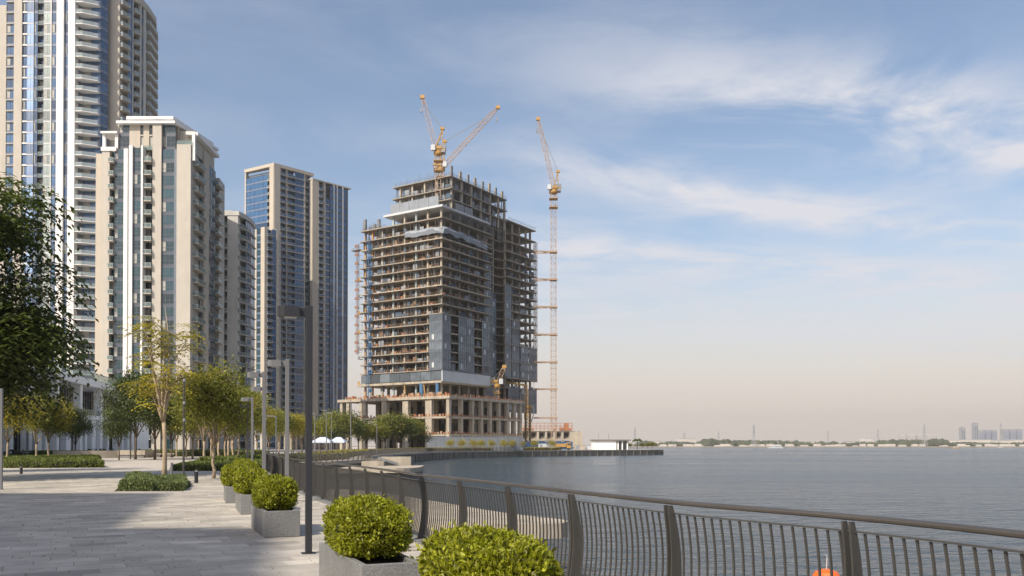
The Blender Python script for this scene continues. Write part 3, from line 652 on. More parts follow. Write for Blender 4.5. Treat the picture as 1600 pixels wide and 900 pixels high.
# ---- T3: small cream tower ----
T = Tower('apartment_tower', 'lower cream tower with rounded glazed corner between the two taller apartment towers', 'apartment tower')
D3 = 275; z3 = GZ(337, D3); nf = 22; fh = z3 / nf
T.facade(P2(322, D3), P2(371, D3), 0, fh, nf, [(322, 329, 'balc', dict(n=1, p=.8, w='paleg')), (329, 344, 'wall', dict(w='paleg')), (344, 354.5, 'balc', dict(n=2, p=.8, g='gdark', w='paleg')), (354.5, 371, 'wall', dict(w='paleg', proud=.2))])
r = [Vector(P2(371, D3)), Vector((GX(383, D3 + 5), D3 + 5)), Vector((GX(391, D3 + 10), D3 + 10)), Vector((GX(397, D3 + 17), D3 + 17))]
T.facade(r[0], r[1], 0, fh, nf, [(371, 376, 'balc', dict(n=1, p=.5, w='paleg')), (376, 383, 'balc', dict(n=1, p=.7, g='gdark', w='paleg'))])
T.facade(r[1], r[2], 0, fh, nf, [(383, 391, 'glass', dict(g='gblue', f='lightf', s='spang', n=3, rc=0, slab=.5, w='paleg'))])
T.facade(r[2], r[3], 0, fh, nf, [(391, 397, 'glass', dict(g='gblue', f='lightf', s='spang', n=3, rc=0, slab=.5, w='paleg'))])
T.part(MB().prism([(GX(322, D3), D3 + 1.75), (r[0].x - .6, D3 + 1.75), (r[1].x - 1.6, r[1].y + 1), (r[2].x - 1.6, r[2].y + .8), (r[3].x - 1.7, r[3].y), (GX(322, D3), 300)], -1, z3 - .04), 'core_wall', M['paleg'])
T.part(MB().prism([(GX(335, D3), D3 - .4), (r[0].x + .4, D3 - .4), (r[1].x + .5, r[1].y), (r[2].x + .5, r[2].y), (r[3].x + .3, r[3].y), (GX(335, D3), 299)], z3, z3 + 1.4), 'roof_parapet', M['paleg'])
T.part(MB().prism([(GX(336, D3), D3 + .6), (GX(361, D3), D3 + .6), (GX(381, D3 + 6), D3 + 8), (GX(340, D3), 296)], z3 + 1.4, GZ(328, D3)), 'penthouse_wall', M['paleg'])
T.finish()
# ---- T4: blue and beige tower ----
T = Tower('residential_skyscraper', 'beige framed blue glass tower with stepped lower wing, just left of the unfinished tower', 'skyscraper')
K = Vector(P2(427, 432)); dl = Vector((-.861, .509)); dr = Vector((.686, .728))
Lp = K + dl * 21.4; z4 = GZ(256, 432); nf = 40; fh = (z4 - 4.5) / nf
gq = dict(g='gblue', f='span', s='spanb', n=4, sh=.8, rc=.2, cur=0)
T.facade(Lp, K, 0, fh, nf, [(381, 383, 'wall', dict(w='beige', zt=z4)), (383, 416.5, 'glass', dict(gq, n=5)), (416.5, 420.5, 'balc', dict(n=1, p=.3)), (420.5, 427, 'wall', dict(w='beige2', proud=.3, zt=z4))])
Rp = K + dr * 23.4
T.facade(K, Rp, 0, fh, nf + 1, [(427, 436.5, 'wall', dict(w='beige', proud=.3, zt=z4)), (436.5, 446.5, 'balc', dict(n=2, p=.35, g='gblue', w='beige', r='railb')), (446.5, 448, 'wall', dict(w='beige', f1=34)), (448.5, 460, 'balc', dict(n=2, p=.35, g='gblue', w='beige', r='railb')),
    (460, 474, 'glass', dict(gq, n=3, slab=.35)), (474, 476, 'wall'), (476, 486, 'balc', dict(n=2, p=-.6, g='gdark', w='spang')), ])
R0 = Vector(P2(487, 446)); R1 = R0 + dr * 24.5; z5 = GZ(281, 447)
T.facade(R0, R1, 0, fh, nf, [(487, 497, 'wall', dict(w='beige2', proud=.2, zt=GZ(281, 447))), (497, 505, 'balc', dict(n=2, p=.5, g='gblue', w='beige', r='railb')), (505, 508, 'wall', dict(f1=38)), (508, 514.5, 'glass', dict(gq, n=2, slab=.4, f1=38)),
    (514.5, 520, 'glass', dict(gq, n=2, rc=-.3, s='span')), (520, 521.5, 'wall', dict(w='lightf', proud=.4)), (521.5, 525, 'glass', dict(gq, n=1, rc=-.3, s='span')), (525, 526.5, 'wall', dict(w='lightf', proud=.4)),
    (526.5, 533.5, 'glass', dict(gq, n=3, rc=-.3, s='span')), (533.5, 535.5, 'wall', dict(w='lightf', proud=.4)), (535.5, 540, 'glass', dict(gq, n=2, rc=-.3, s='span'))], top=z5)
ib = (dl * 0 + Vector((0, 1)))
T.part(MB().prism([tuple(Lp + dr * 1.8), tuple(K + Vector((-.1, 2.4))), tuple(Rp + dl * 1.8), tuple(Rp + dl * 20), tuple(Lp + dr * 22)], -1, z4 - 2.6), 'core_wall', M['spang'])
T.part(MB().prism([tuple(R0 + dl * 1.8 + dr * .3), tuple(R1 + dl * 1.8 - dr * .2), tuple(R1 + dl * 20), tuple(R0 + dl * 20)], -1, z5 - .1), 'core_wall', M['span'])
T.part(MB().prism([tuple(Lp - dr * .3), tuple(K + Vector((0, -.4))), tuple(Rp - dl * .3), tuple(Rp + dl * 3), tuple(K + Vector((-.1, 4.0))), tuple(Lp + dr * 2.5)], z4 - 1.1, z4 + .5), 'roof_beam', M['beige2'])
T.part(MB().prism([tuple(R0 - dl * .3), tuple(R1 - dl * .3), tuple(R1 + dl * 20), tuple(R0 + dl * 20)], z5 - .05, z5 + .6), 'roof_slab', M['beige'])
# lower front wing
W0 = Vector(P2(413, 418)); Wl = W0 + dl * 8.6; Wr = W0 + dr * 10.5; zw = GZ(356, 420)
nw = int(zw / fh)
T.facade(Wl, W0, 0, fh, nw, [(396, 400, 'wall'), (400, 407, 'glass', dict(gq, n=2, g='gteal')), (407, 413, 'wall', dict(w='beige2', proud=.2, zt=zw))])
T.facade(W0, Wr, 0, fh, nw, [(413, 417, 'wall', dict(w='beige', zt=zw)), (417, 424.5, 'balc', dict(n=2, p=.5, w='beige', r='railb')), (424.5, 431, 'glass', dict(gq, n=2)), (431, 435.5, 'wall', dict(w='beige', zt=zw))])
T.part(MB().prism([tuple(Wl + dr * 1.8), tuple(W0 + Vector((-.1, 2.4))), tuple(Wr + dl * 1.8), tuple(Wr + dl * 8), tuple(Wl + dr * 8)], -1, zw - .5), 'core_wall', M['beige'])
T.finish()
# low white podium in front of that tower
o = empty('podium_building', (0, 0, 0), 0, 'low pale podium with flat roof slab between the blue tower and the unfinished tower', 'podium')
for z0, z1, p in ((12.5, 14.5, .8), (7.5, 8.3, .3)): MB().box(GX(440, 395), 395 - p, z0, GX(540, 395), 412, z1).build('slab', M['concc'], o)
MB().box(GX(442, 395), 396, 0, GX(538, 395), 411, 12.45).build('wall', M['gdark'], o)
for px in range(445, 538, 9): MB().box(GX(px, 395) - .5, 395.1, 0, GX(px, 395) + .5, 395.9, 12.45).build('column', M['concc'], o)
MB().box(GX(440, 395), 394.5, 14.5, GX(540, 395), 394.6, 15.6).build('balustrade', M['railg'], o)
# ---- white colonnaded podium on the left ----
o = empty('retail_podium', (0, 0, 0), 0, 'white two storey colonnaded building with glass balustrade on its curved roof edge', 'building')
PP = [(-65.5, 78), (-71.5, 112), (-79.3, 150), (-86.6, 188), (-90.5, 212)]
at_, Sp, _, _ = spline([(-63, 60)] + PP + [(-92, 225)], 1)
def offp(s, d): p, t_ = at_(s); return (p.x + t_.y * d, p.y - t_.x * d)
def strip(m, s0, s1, d0, d1, z0, z1, st=3.0, mi=0):
    n = max(1, int((s1 - s0) / st))
    for i in range(n): a = s0 + (s1 - s0) * i / n; b_ = s0 + (s1 - s0) * (i + 1) / n; m.prism([offp(a, d0), offp(b_, d0), offp(b_, d1), offp(a, d1)], z0, z1, mi)
    return m
zt = 14.6
strip(MB(), 0, Sp, -16, .9, zt - 1.35, zt).build('roof_slab', M['whitep'], o)
strip(MB(), 0, Sp, -5.5, -.1, 6.9, 7.75).build('floor_slab', M['whitep'], o)
strip(MB(), 0, Sp, .6, .66, zt + .05, zt + 1.3).build('roof_balustrade', M['railg'], o)
strip(MB(), 0, Sp, .55, .71, zt + 1.3, zt + 1.38).build('balustrade_rail', M['steel'], o)
strip(MB(), 0, Sp, -.2, -.15, 7.75, 8.9).build('gallery_balustrade', M['railg'], o)
strip(MB(), 0, Sp, -16, -5.6, 0, zt - 1.4).build('back_wall', M['beige2'], o)
s = 3; k = 0
while s < Sp - 1:
    strip(MB(), s, s + 1.35, -1.1, .15, 0, zt - 1.34, 2).build('column', M['whitep'], o)
    for s2, (z0, z1) in [(a_, b2) for a_ in (s + 1.6, s + 7.6) for b2 in ((.1, 6.85), (7.8, 13.2))]:
        fr = MB(); strip(fr, s2, s2 + 5.0, -5.4, -5.3, z0, z1, 1.7, 0)
        for i in range(4): strip(fr, s2 + i * 1.65, s2 + i * 1.65 + .12, -5.28, -5.15, z0, z1, 2, 1)
        strip(fr, s2, s2 + 5, -5.27, -5.14, z0 + (z1 - z0) * .68, z0 + (z1 - z0) * .68 + .12, 2, 1)
        fr.build('shop_window', [M['gdark'], M['greyf']], o)
    if k % 3 == 1: strip(MB(), s + 8.5, s + 13.0, -3.6, -3.2, 7.75, 13.2, 1.5).build('fin_wall', M['whitep'], o)
    
    for f_ in ((7.2,) if k % 2 else (5.2, 9.6)): strip(MB(), s + f_, s + f_ + (1.2 if (k + int(f_)) % 3 else 2.6), -1.5, -.4, 0, 6.85, 1.5).build('fin_wall', M['whitep'], o)
    s += 13.5; k += 1
strip(MB(), Sp - 14, Sp, -.6, .2, 0, 6.9).build('end_wall', M['whitep'], o)
# ---- unseen block added behind the photographer, footprint shaped to shade the foreground ----
hb = 46.0; sh = Vector((SUN.x, SUN.y)) * (hb / math.tan(SUN_EL))
pl = [(-60, 31.5), (-12.7, 31.5), (-8.3, 18.2), (-4.9, 18.2), (-2.5, 8.5), (8, -28), (-45, -34)]
o = empty('unseen_shade_block', (0, 0, 0), 0, 'unseen beige block added behind the viewpoint to shade the foreground', 'building')
pp = [(x + sh.x, y + sh.y) for x, y in pl]
MB().prism(pp, -.1, hb).build('wall', M['beige'], o)
for k in range(1, 13):
    c = (sum(p[0] for p in pp) / len(pp), sum(p[1] for p in pp) / len(pp)); P3 = [(c[0] + (x - c[0]) * 1.004, c[1] + (y - c[1]) * 1.004) for x, y in pp]
    MB().prism(P3, k * 3.5 - 1.9, k * 3.5).build('window_band', M['gblue'], o)
# ------------------------------------------------------------------ unfinished tower (local x runs back-right, local y runs back-left)
UA = math.atan2(.839, .544); UO = Vector((-27.6, 335, 0))
U = empty('unfinished_tower', UO, UA, 'bare concrete tower under construction with stepped top, open floors and partly glazed lower corner', 'building')
def ub(name, mb, mats): return mb.build(name, mats, U)
def utri(a): return a
def zc(y): return GZ(y, 335)
lev = [27.4]; n0 = 14
zt0, zt1 = 31.8, 83.6
lev += [zt0 + (zt1 - zt0) * i / n0 for i in range(n0 + 1)]
lev += [87.4, 91.8]; up = [96.2, 100.4, 104.8, 109.6]
XM, YM = 33.0, 42.5          # main block
def slab(x0, y0, x1, y1, z, th=.34, m='conc', name='slab'): return ub(name, MB().box(x0, y0, z - th, x1, y1, z), [M[m]])
for i, z in enumerate(lev):
    e = rnd(-.25, .25)
    slab(-.9, -.9, XM + .5, YM + e, z, .42, 'conc' if i % 5 else 'concc')
    slab(XM - .01, 3.0, 46.0, 24, z - .004, .33)
    slab(46.01, -.6 - e, 71.3, 21, z, .40)
slab(-.7, -.7, XM, 29.5, up[0], .5, 'panelw')
slab(33.01, 2, 51.5, 24, up[0] - .01, .36); slab(51.51, -.2, 71, 21, up[0], .34); slab(46.5, -.2, 71, 21, 101.3, .36)
for i, z in enumerate(up[1:]): slab(5.2 - i * .15, -.6, 46.5 - i * .3, 30.8 - i * .5, z, .36)
cols = set()
def col(x, y, z0, z1, w_=.95, d_=.75, m='concc'):
    jx = .0; ub('column', MB().box(x - w_ / 2, y - d_ / 2, z0, x + w_ / 2, y + d_ / 2, z1 - .37), [M[m]])
ys = [.9, 7.6, 13.6, 19.6, 25.6, 31.6, 37.0, 41.0]
for j, y in enumerate(ys):
    col(.9, y, 20.9, 96.0 if y < 29 else 91.8, .7, .74, ['concc', 'concc', 'cpale', 'concc', 'cpale', 'concc', 'corng', 'corng'][j])
    if y > 29: 
        pass
xs = [8, 14.2, 20.5, 27, 32]
for x in xs: col(x, 2.0, 20.9, 96.0, .75, .7, 'conc')
for x in (12, 22, 30):
    for y in (9, 18, 27, 38): col(x, y, 20.9, 91.8 if y > 30 else 96, .9, .9, 'conc')
for x in (36, 41): col(x, 3.8, 20.9, 104.5, .8, .8, 'conc')
for x in (47.2, 53, 59, 64.5, 68.3):
    col(x, 1.5, 4, 101, .9, .7, 'conc'); col(x, 19.6, 4, 101, .8, .8, 'conc')
    if x in (53,): col(x, 10, 4, 101, .8, .8)
for x in (6.8, 13.5, 20.2, 27, 33.8, 40.2, 45): col(x, .4, up[0], up[3], .75, .75, 'concc')
for y in (7.0, 13.5, 20, 26.5): col(6.3, y, up[0], up[3], .8, .8, 'concc')
for x in (16, 30, 42):
    for y in (12, 24): col(x, y, up[0], up[3], .8, .8)
# lift cores and party walls deep inside
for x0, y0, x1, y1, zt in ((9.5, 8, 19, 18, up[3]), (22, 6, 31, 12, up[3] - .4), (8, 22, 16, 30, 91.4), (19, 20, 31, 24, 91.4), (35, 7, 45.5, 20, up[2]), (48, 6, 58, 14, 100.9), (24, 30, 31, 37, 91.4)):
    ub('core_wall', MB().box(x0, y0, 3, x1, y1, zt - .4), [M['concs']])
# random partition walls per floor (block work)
pm_ = MB(); sb_ = MB(); pr = MB(); rb = MB(); nb = MB()
for i, z in enumerate(lev[:-1]):
    zn = lev[i + 1] - .37
    for y0, y1 in zip(ys[:-1], ys[1:]):
        if random.random() < .4: d = rnd(4.5, 8); a = rnd(y0, y1 - 2); pm_.box(d, a, z, d + .2, min(y1, a + rnd(2, 5)), zn, 0)
        # guard boards
        k = y0 + .6
        while k < y1 - .6:
            if random.random() < .8: l = rnd(.3, 1.6); hh = rnd(.25, 1.15); sb_.box(rnd(.2, 1.6), k, z, rnd(1.7, 1.9), min(k + l, y1 - .5), z + hh, 0 if random.random() < .75 else 1)
            k += rnd(.7, 1.7)
        sb_.bar((-.45, y0, z + 1.05), (-.45, y1, z + 1.05), .06, .06, 1); sb_.bar((-.45, y0, z + .55), (-.45, y1, z + .55), .05, .05, 1)
    for x0, x1 in zip([1.5] + xs[:-1], xs):
        if random.random() < .6: pm_.box(rnd(x0, x1 - 2), 3.2, z, x1 - .5, 3.4, zn)
        k = x0
        while k < x1 - .8:
            if random.random() < .75: sb_.box(k, rnd(.1, 1.2), z, k + rnd(.3, 1.4), 1.3 + rnd(0, .2), z + rnd(.2, 1.1), 2 if random.random() < .6 else 0)
            k += rnd(.8, 2)
        sb_.bar((x0, -.5, z + 1.05), (x1 + .5, -.5, z + 1.05), .06, .06, 2)
    for x0, x1 in ((46.5, 52), (53.5, 58), (59.5, 64.5), (65.5, 69)):
        sb_.bar((x0, 0, z + 1.05), (x1, 0, z + 1.05), .07, .07, 2)
        for _ in range(3): a = rnd(x0, x1); sb_.box(a, .2, z, a + rnd(.2, .8), .5, z + rnd(.3, 1.6), 2)
    for _ in range(3): a = rnd(46.5, 70); sb_.box(a, -.1, z, a + .12, 0, z + rnd(1, 1.9), 1)
nt_ = MB()
for i, z in enumerate(lev[:-1]):
    zn = lev[i + 1] - .42
    for _ in range(26):
        y = rnd(0, 42); nt_.box(rnd(-.5, 1.2), y, z, rnd(-.4, 1.3) + .02, y + .07, zn, 0)
    for _ in range(26):
        x = rnd(0, 33) if random.random() < .5 else rnd(46.5, 70); y = rnd(-.5, 1.6); nt_.box(x, y, z, x + .07, y + .07, zn, 0)
    for _ in range(4):
        y = rnd(0, 38); l = rnd(1, 3.5); nt_.box(.3, y, z + .01, .36, y + l, z + rnd(.9, 2.6), random.choice((1, 1, 2, 3)))
    for _ in range(7):
        x = rnd(0, 30) if random.random() < .55 else rnd(46.5, 68); l = rnd(1, 4); nt_.box(x, .5, z + .01, x + l, .56, z + rnd(.9, 3.0), random.choice((1, 1, 2, 3)))
for z in up[:-1]:
    for _ in range(16): x = rnd(6, 44); nt_.box(x, .3, z + .01, x + rnd(.5, 3), .36, z + rnd(.8, 2.8), random.choice((1, 2, 0)))
    for _ in range(10): y = rnd(0, 27); nt_.box(5.8, y, z + .01, 5.86, y + rnd(.5, 3), z + rnd(.8, 2.8), random.choice((1, 2, 0)))
tag(ub('site_clutter', nt_, [M['steel'], M['net'], M['hoard'], M['wood']]), kind='stuff')
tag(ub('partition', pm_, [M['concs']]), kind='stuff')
# formwork props on upper levels
for z, zn in zip([91.8] + up[:-1], up):
    for _ in range(150):
        x, y = (rnd(5.5, 7.5), rnd(0, 29)) if random.random() < .5 else (rnd(6, 46), rnd(-.2, 2)); pr.box(x, y, z, x + .09, y + .09, zn - .37)
tag(ub('formwork_props', pr, [M['steel']]), kind='stuff')
# top deck clutter: starter bars, edge rails, column forms
for x, y in [(6, 28), (5.6, 20)]: pass
tops = [(6.6, 0.3), (12.5, .3), (18, .4), (23, .4), (28.5, .4), (33.5, .4), (38.5, .5), (43.5, .5)]
for i, (x, y) in enumerate(tops):
    ub('column_form', MB().box(x - .55, y - .35, up[3], x + .55, y + .35, up[3] + rnd(3.2, 4.6)), [M['conc' if i % 2 else 'steel']])
for i, (x, y) in enumerate([(0, 41), (.2, 33.5), (2, 37.5)]): ub('column_form', MB().box(x, y - .7, lev[-1], x + .8, y + .7, lev[-1] + 5.0 - i), [M['steel']])
for _ in range(60):
    x, y = random.choice([(rnd(5, 46), rnd(-.4, 3)), (rnd(4.5, 6), rnd(0, 29))]); rb.bar((x, y, up[3]), (x + rnd(-.1, .1), y, up[3] + rnd(1, 3.6)), .07)
for _ in range(50): x, y = rnd(-.3, 1.5), rnd(30, 42); rb.bar((x, y, lev[-1]), (x, y, lev[-1] + rnd(1, 3)), .07)
for x0, x1, z in ((5, 46, up[3]), (47, 70.5, 101.3), (5, 46, up[2]), (0, 33, up[0])):
    for hh in (.55, 1.1): rb.bar((x0, -.5, z + hh), (x1, -.5, z + hh), .07)
    for x in np.arange(x0, x1, 2.0): rb.bar((x, -.5, z), (x, -.5, z + 1.15), .07)
for y0, y1, x, z in ((0, 29, 4.8, up[3]), (0, 29, 5, up[2]), (29, 42, -.4, lev[-1]), (0, 29, 5, up[1])):
    for hh in (.55, 1.1): rb.bar((x, y0, z + hh), (x, y1, z + hh), .07)
    for y in np.arange(y0, y1, 2.0): rb.bar((x, y, z), (x, y, z + 1.15), .07)
tag(ub('starter_bars', rb, [M['steel']]), kind='stuff')
tag(ub('safety_barriers', sb_, [M['orange'], M['mastp'], M['steel']]), kind='stuff')
# steel screens round a level
for j in range(5): ub('edge_screen', MB().box(-.9, 1 + j * 5.0, up[0] + .1, -.82, 5.85 + j * 5.0, up[1] - .1), [M['hoard']])
for j in range(2): ub('edge_screen', MB().box(8 + j * 6, -.9, up[0] + .1, 13.6 + j * 6, -.82, up[0] + 3), [M['steel']])
ub('edge_beam', MB().box(-1.0, -1.0, up[0] - .5, -.6, 29.6, up[0] + .35), [M['panelw']]); ub('edge_beam', MB().box(-.6, -1.0, up[0] - .5, 31, -.7, up[0] + .2), [M['panelw']])
# sagging tarp
tm = MB(); nn_ = 24
def tp(i):
    t = i / nn_
    L_ = 18 + 30
    s_ = t * L_
    return (-1.4, 18 - s_) if s_ < 17.5 else (s_ - 18.5, -1.5)
vs = []
for i in range(nn_ + 1):
    x, y = tp(i); zz_ = 87.6 + .25 * math.sin(i * 1.3) - (1.2 * max(0, i - 14) / 10)
    vs += [(x + (.9 if i < 9 else 0), y + (.9 if i >= 9 else 0), zz_ + .5), (x, y, zz_ - .6 + .3 * math.sin(i * 2.1)), (x + (.5 if i < 9 else 0), y + (.5 if i >= 9 else 0), zz_ - 2.1 + .35 * math.sin(i * 1.7 + 1))]
tm.add(vs, [(3 * i + k, 3 * i + 3 + k, 3 * i + 4 + k, 3 * i + 1 + k) for i in range(nn_) for k in (0, 1)]); o = ub('tarpaulin', tm, [M['tarp']])
sm_ = o.modifiers.new('thickness', 'SOLIDIFY'); sm_.thickness = .06
# curtain wall: corner bay and right-hand bays
fl = [z for z in lev if z < 56.5][1:]
def cpanel(p, q, z0, z1, k):
    p = Vector(p); q = Vector(q); d = q - p; L_ = d.length; m = MB(); a = math.atan2(d.y, d.x); n_ = max(1, round(L_ / 1.3))
    for i in range(n_ + 1): x = L_ * i / n_; m.box(max(0, x - .05), -.14, 0, min(L_, x + .05), .06, z1 - z0, 1)
    m.box(0, -.1, 0, L_, .05, .12, 1); m.box(0, -.1, z1 - z0 - .1, L_, .05, z1 - z0, 1); m.box(.02, -.06, .1, L_ - .02, .02, .9, 2); m.box(.02, -.05, .9, L_ - .02, 0, z1 - z0 - .1, 0)
    if k % 3 == 0 and n_ > 2: x = L_ / n_; m.box(x + .1, -.09, 1.1, x * 2 - .1, -.07, z1 - z0 - .6, 3)
    m.build('curtain_panel', [M['cwall'], M['cwallf'], M['spang'], M['panelw']], U, (p.x, p.y, z0), a)
for i, (z0, z1) in enumerate(zip(fl[:-1], fl[1:])):
    cpanel((-.9, 5.6), (-.9, -.9), z0 - .3, z1 - .3, i)
    cpanel((-.9, -.9), (4.6, -.9), z0 - .3, z1 - .3, i + 1)
    if i < len(fl) - 2 + 1:
        for a, b_, dd in ((9.8, 15.2, 0), (15.4, 20.6, 2), (26.2, 31.8, 1)): cpanel((a, -.9), (b_, -.9), z0 - .3, z1 - .3, i + dd)
for i, z in enumerate([z for z in lev if z < 78][1:]):
    zn = z + 3.7
    cpanel((XM + .3, 2.6), (38, 2.6), z - .3, zn - .3, i)
    if i < 10: cpanel((38.2, 2.6), (42, 2.6), z - .3, zn - .3, i + 1)
    if i < 11: cpanel((44.5, -.4), (49.5, -.4), z - .3, zn - .3, i + 1)
    if i < 7: cpanel((50, -.5), (56, -.5), z - .3, zn - .3, i); 
    if i < 4: cpanel((57, -.5), (63.5, -.5), z - .3, zn - .3, i); cpanel((64, -.5), (70.8, -.5), z - .3, zn - .3, i + 2)
# lower wall of the wing continues down
for k, z in enumerate((16.5, 20.2, 23.9)): cpanel((47, -.5), (56, -.5), z, z + 3.7, k); cpanel((57, -.5), (70.8, -.5), z, z + 3.7, k + 1); cpanel((33.5, 2.4), (44, 2.4), z, z + 3.7, k)
# first floor parapet: pale band to the right, glass balustrade to the left
ub('parapet_band', MB().box(-1.6, -1.6, 27.0, 31.5, -1.1, 31.2), [M['panelw']]); 
for j in range(8): ub('glass_balustrade', MB().box(-1.55, -1.0 + j * 5.3, 27.6, -1.45, 4.1 + j * 5.3, 31.0), [M['cwall']])
slab(-1.7, -1.2, 33, 43.6, 27.35, .9, 'concc', 'transfer_slab')
# hoists on the left end
hm = MB()
def lattice(mb, p, q, wd, seg, br=.14, mi=0, up_=(0, 0, 1), taper=1.0, tri=False):
    p = Vector(p); q = Vector(q); d = (q - p).normalized(); u = Vector(up_)
    if abs(d.dot(u)) > .95: u = Vector((1, 0, 0)) if not tri else Vector((0, 1, 0))
    a = d.cross(u).normalized(); b_ = a.cross(d).normalized()
    def cs(i):
        t = i / seg; c = p.lerp(q, t); w_ = wd / 2 * (1 + (taper - 1) * t)
        return [c - a * w_ - b_ * w_, c + a * w_ - b_ * w_, c + a * w_ + b_ * w_, c - a * w_ + b_ * w_]
    for j in range(4): mb.bar(cs(0)[j], cs(seg)[j], br, br, mi)
    for i in range(seg):
        A, B = cs(i), cs(i + 1)
        for j in range(4):
            k = (j + 1) % 4
            mb.bar(A[j], B[k] if i % 2 else B[j], br * .6, br * .6, mi) if i % 2 else mb.bar(A[k], B[j], br * .6, br * .6, mi)
            mb.bar(B[j], B[k], br * .6, br * .6, mi)
    return mb
lattice(hm, (-1.9, 36.8, 20.9), (-1.9, 36.8, 88), 1.3, 46, .12)
for z in np.arange(24, 86, 3.7): hm.box(-1.2, 35.4, z, -1.05, 35.4 + rnd(.6, 2.6), z + rnd(.8, 2.4), 0)
for z in np.arange(24, 88, 3.7): hm.box(.9, 30.4, z, 1.0, 32.6, z + 2.6, 0)
ub('hoist_mast', hm, [M['blue']])
hm = MB(); lattice(hm, (-.6, 44.2, 40), (-.6, 44.2, 86), .9, 30, .09); 
for z in np.arange(41, 86, 3.7): hm.bar((-.6, 44.2, z), (0, 42, z), .12); hm.box(-1.1, 43.4, z, -.9, 45.4, z + 1.0)
ub('hoist_mast', hm, [M['rustm']])
hm = MB(); lattice(hm, (71.6, .6, 31), (71.6, .6, 96), 1.2, 40, .14); ub('hoist_mast', hm, [M['mastp']])
ub('loading_platform', MB().box(-1.2, 42.6, 84.0, 1.5, 47.4, 84.25).bar((-1.2, 47.2, 84.2), (0, 43, 87), .1), [M['concs']])
for z in (27.4, 42, 49, 57, 64, 71, 38): ub('loading_platform', MB().box(-.8, 42.6, z, 1.2, 43.9, z + .2).box(-.7, 43.8, z + .2, -.6, 43.9, z + 1.3).box(-.7, 42.7, z + .2, -.65, 43.9, z + 1.3), [M['yellow' if int(z) % 2 else 'steel']])
# podium
PX0, PY0, PX1, PY1 = -6.4, -8.5, 45.6, 49.4
for z, th, e in ((20.9, 1.1, 0), (13.1, .8, -.5), (6.3, .8, -.7)):
    ub('podium_slab', MB().prism([(PX0 - .6 - e, PY0 - .6 - e), (PX1 + .5 + e, PY0 - .6 - e), (PX1 + .5 + e, PY1 + e * 6), (PX0 - .6 - e, PY1 + e * 6)], z - th, z), [M['concc']])
def pcol(x, y, wx, wy, m='concc'):
    ub('podium_column', MB().box(x - wx / 2, y - wy / 2, 0, x + wx / 2, y + wy / 2, 20.9 - 1.11), [M[m]])
pcol(PX0 + .6, PY0 + .6, 1.4, 1.4)
for y, wd in ((1.6, 3.2), (13.2, 2.9), (24.2, 2.9), (36, 3.2), (44.2, 1.5), (47.9, 1.4)): pcol(PX0 + .8, y, 1.6, wd)
for k, x in enumerate((2.0, 9.5, 15.6, 22.0, 28.5, 34.8, 40.2, 45)): pcol(x, PY0 + .8, 1.3, 1.6)
for x in (4, 14, 26, 38):
    for y in (2, 12, 24, 36, 46): pcol(x, y, 1.2, 1.2, 'conc')
for x0, y0, x1, y1 in ((0, -2, 9, -1.6), (3, 4, 3.4, 11), (3, 15, 3.4, 22), (3, 26, 3.4, 33), (14, -3, 30, -2.6), (5, 36, 12, 36.4), (12, 8, 30, 30)):
    ub('inner_wall', MB().box(x0, y0, 0, x1, y1, 19.7), [M['conc']])
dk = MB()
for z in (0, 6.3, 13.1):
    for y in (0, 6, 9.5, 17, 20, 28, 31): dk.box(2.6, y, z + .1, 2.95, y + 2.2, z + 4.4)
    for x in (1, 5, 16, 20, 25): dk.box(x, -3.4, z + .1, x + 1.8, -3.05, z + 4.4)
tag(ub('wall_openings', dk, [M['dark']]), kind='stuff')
pb = MB()
for z in (6.3, 13.1, 20.9):
    k = PY0
    while k < PY1 - 3:
        l = rnd(.4, 1.2); pb.box(PX0 - .2, k, z + .02, PX0 + .05, k + l, z + rnd(.4, 1.1), random.choice((0, 0, 1))); k += l + rnd(.2, 1.2)
    k = PX0
    while k < PX1:
        l = rnd(.4, 1.2); pb.box(k, PY0 - .25, z + .02, k + l, PY0 - .1, z + rnd(.4, 1.1), random.choice((0, 0, 1))); k += l + rnd(.2, 1.2)
for _ in range(40): x, y = rnd(-5, -2), rnd(-6, 46); pb.box(x, y, 20.92, x + rnd(.3, 1.5), y + rnd(.3, 2), 20.9 + rnd(.4, 1.8), random.choice((0, 1, 1)))
tag(ub('podium_barriers', pb, [M['orange'], M['mastp']]), kind='stuff')
# undercroft columns under the first slab with sloped braces
for y in (6, 16): ub('raking_prop', MB().bar((-3, y, 21), (-.8, y + 2.5, 27), .35), [M['yellow']])
ub('pipe_riser', MB().tube([(-1, 9.3, 21), (-1, 9.3, 26.6)], .9, 8), [M['hoardb']]); ub('pipe_riser', MB().tube([(-1, 1.4, 21), (-1, 1.4, 26.6)], .7, 8), [M['hoardb']])
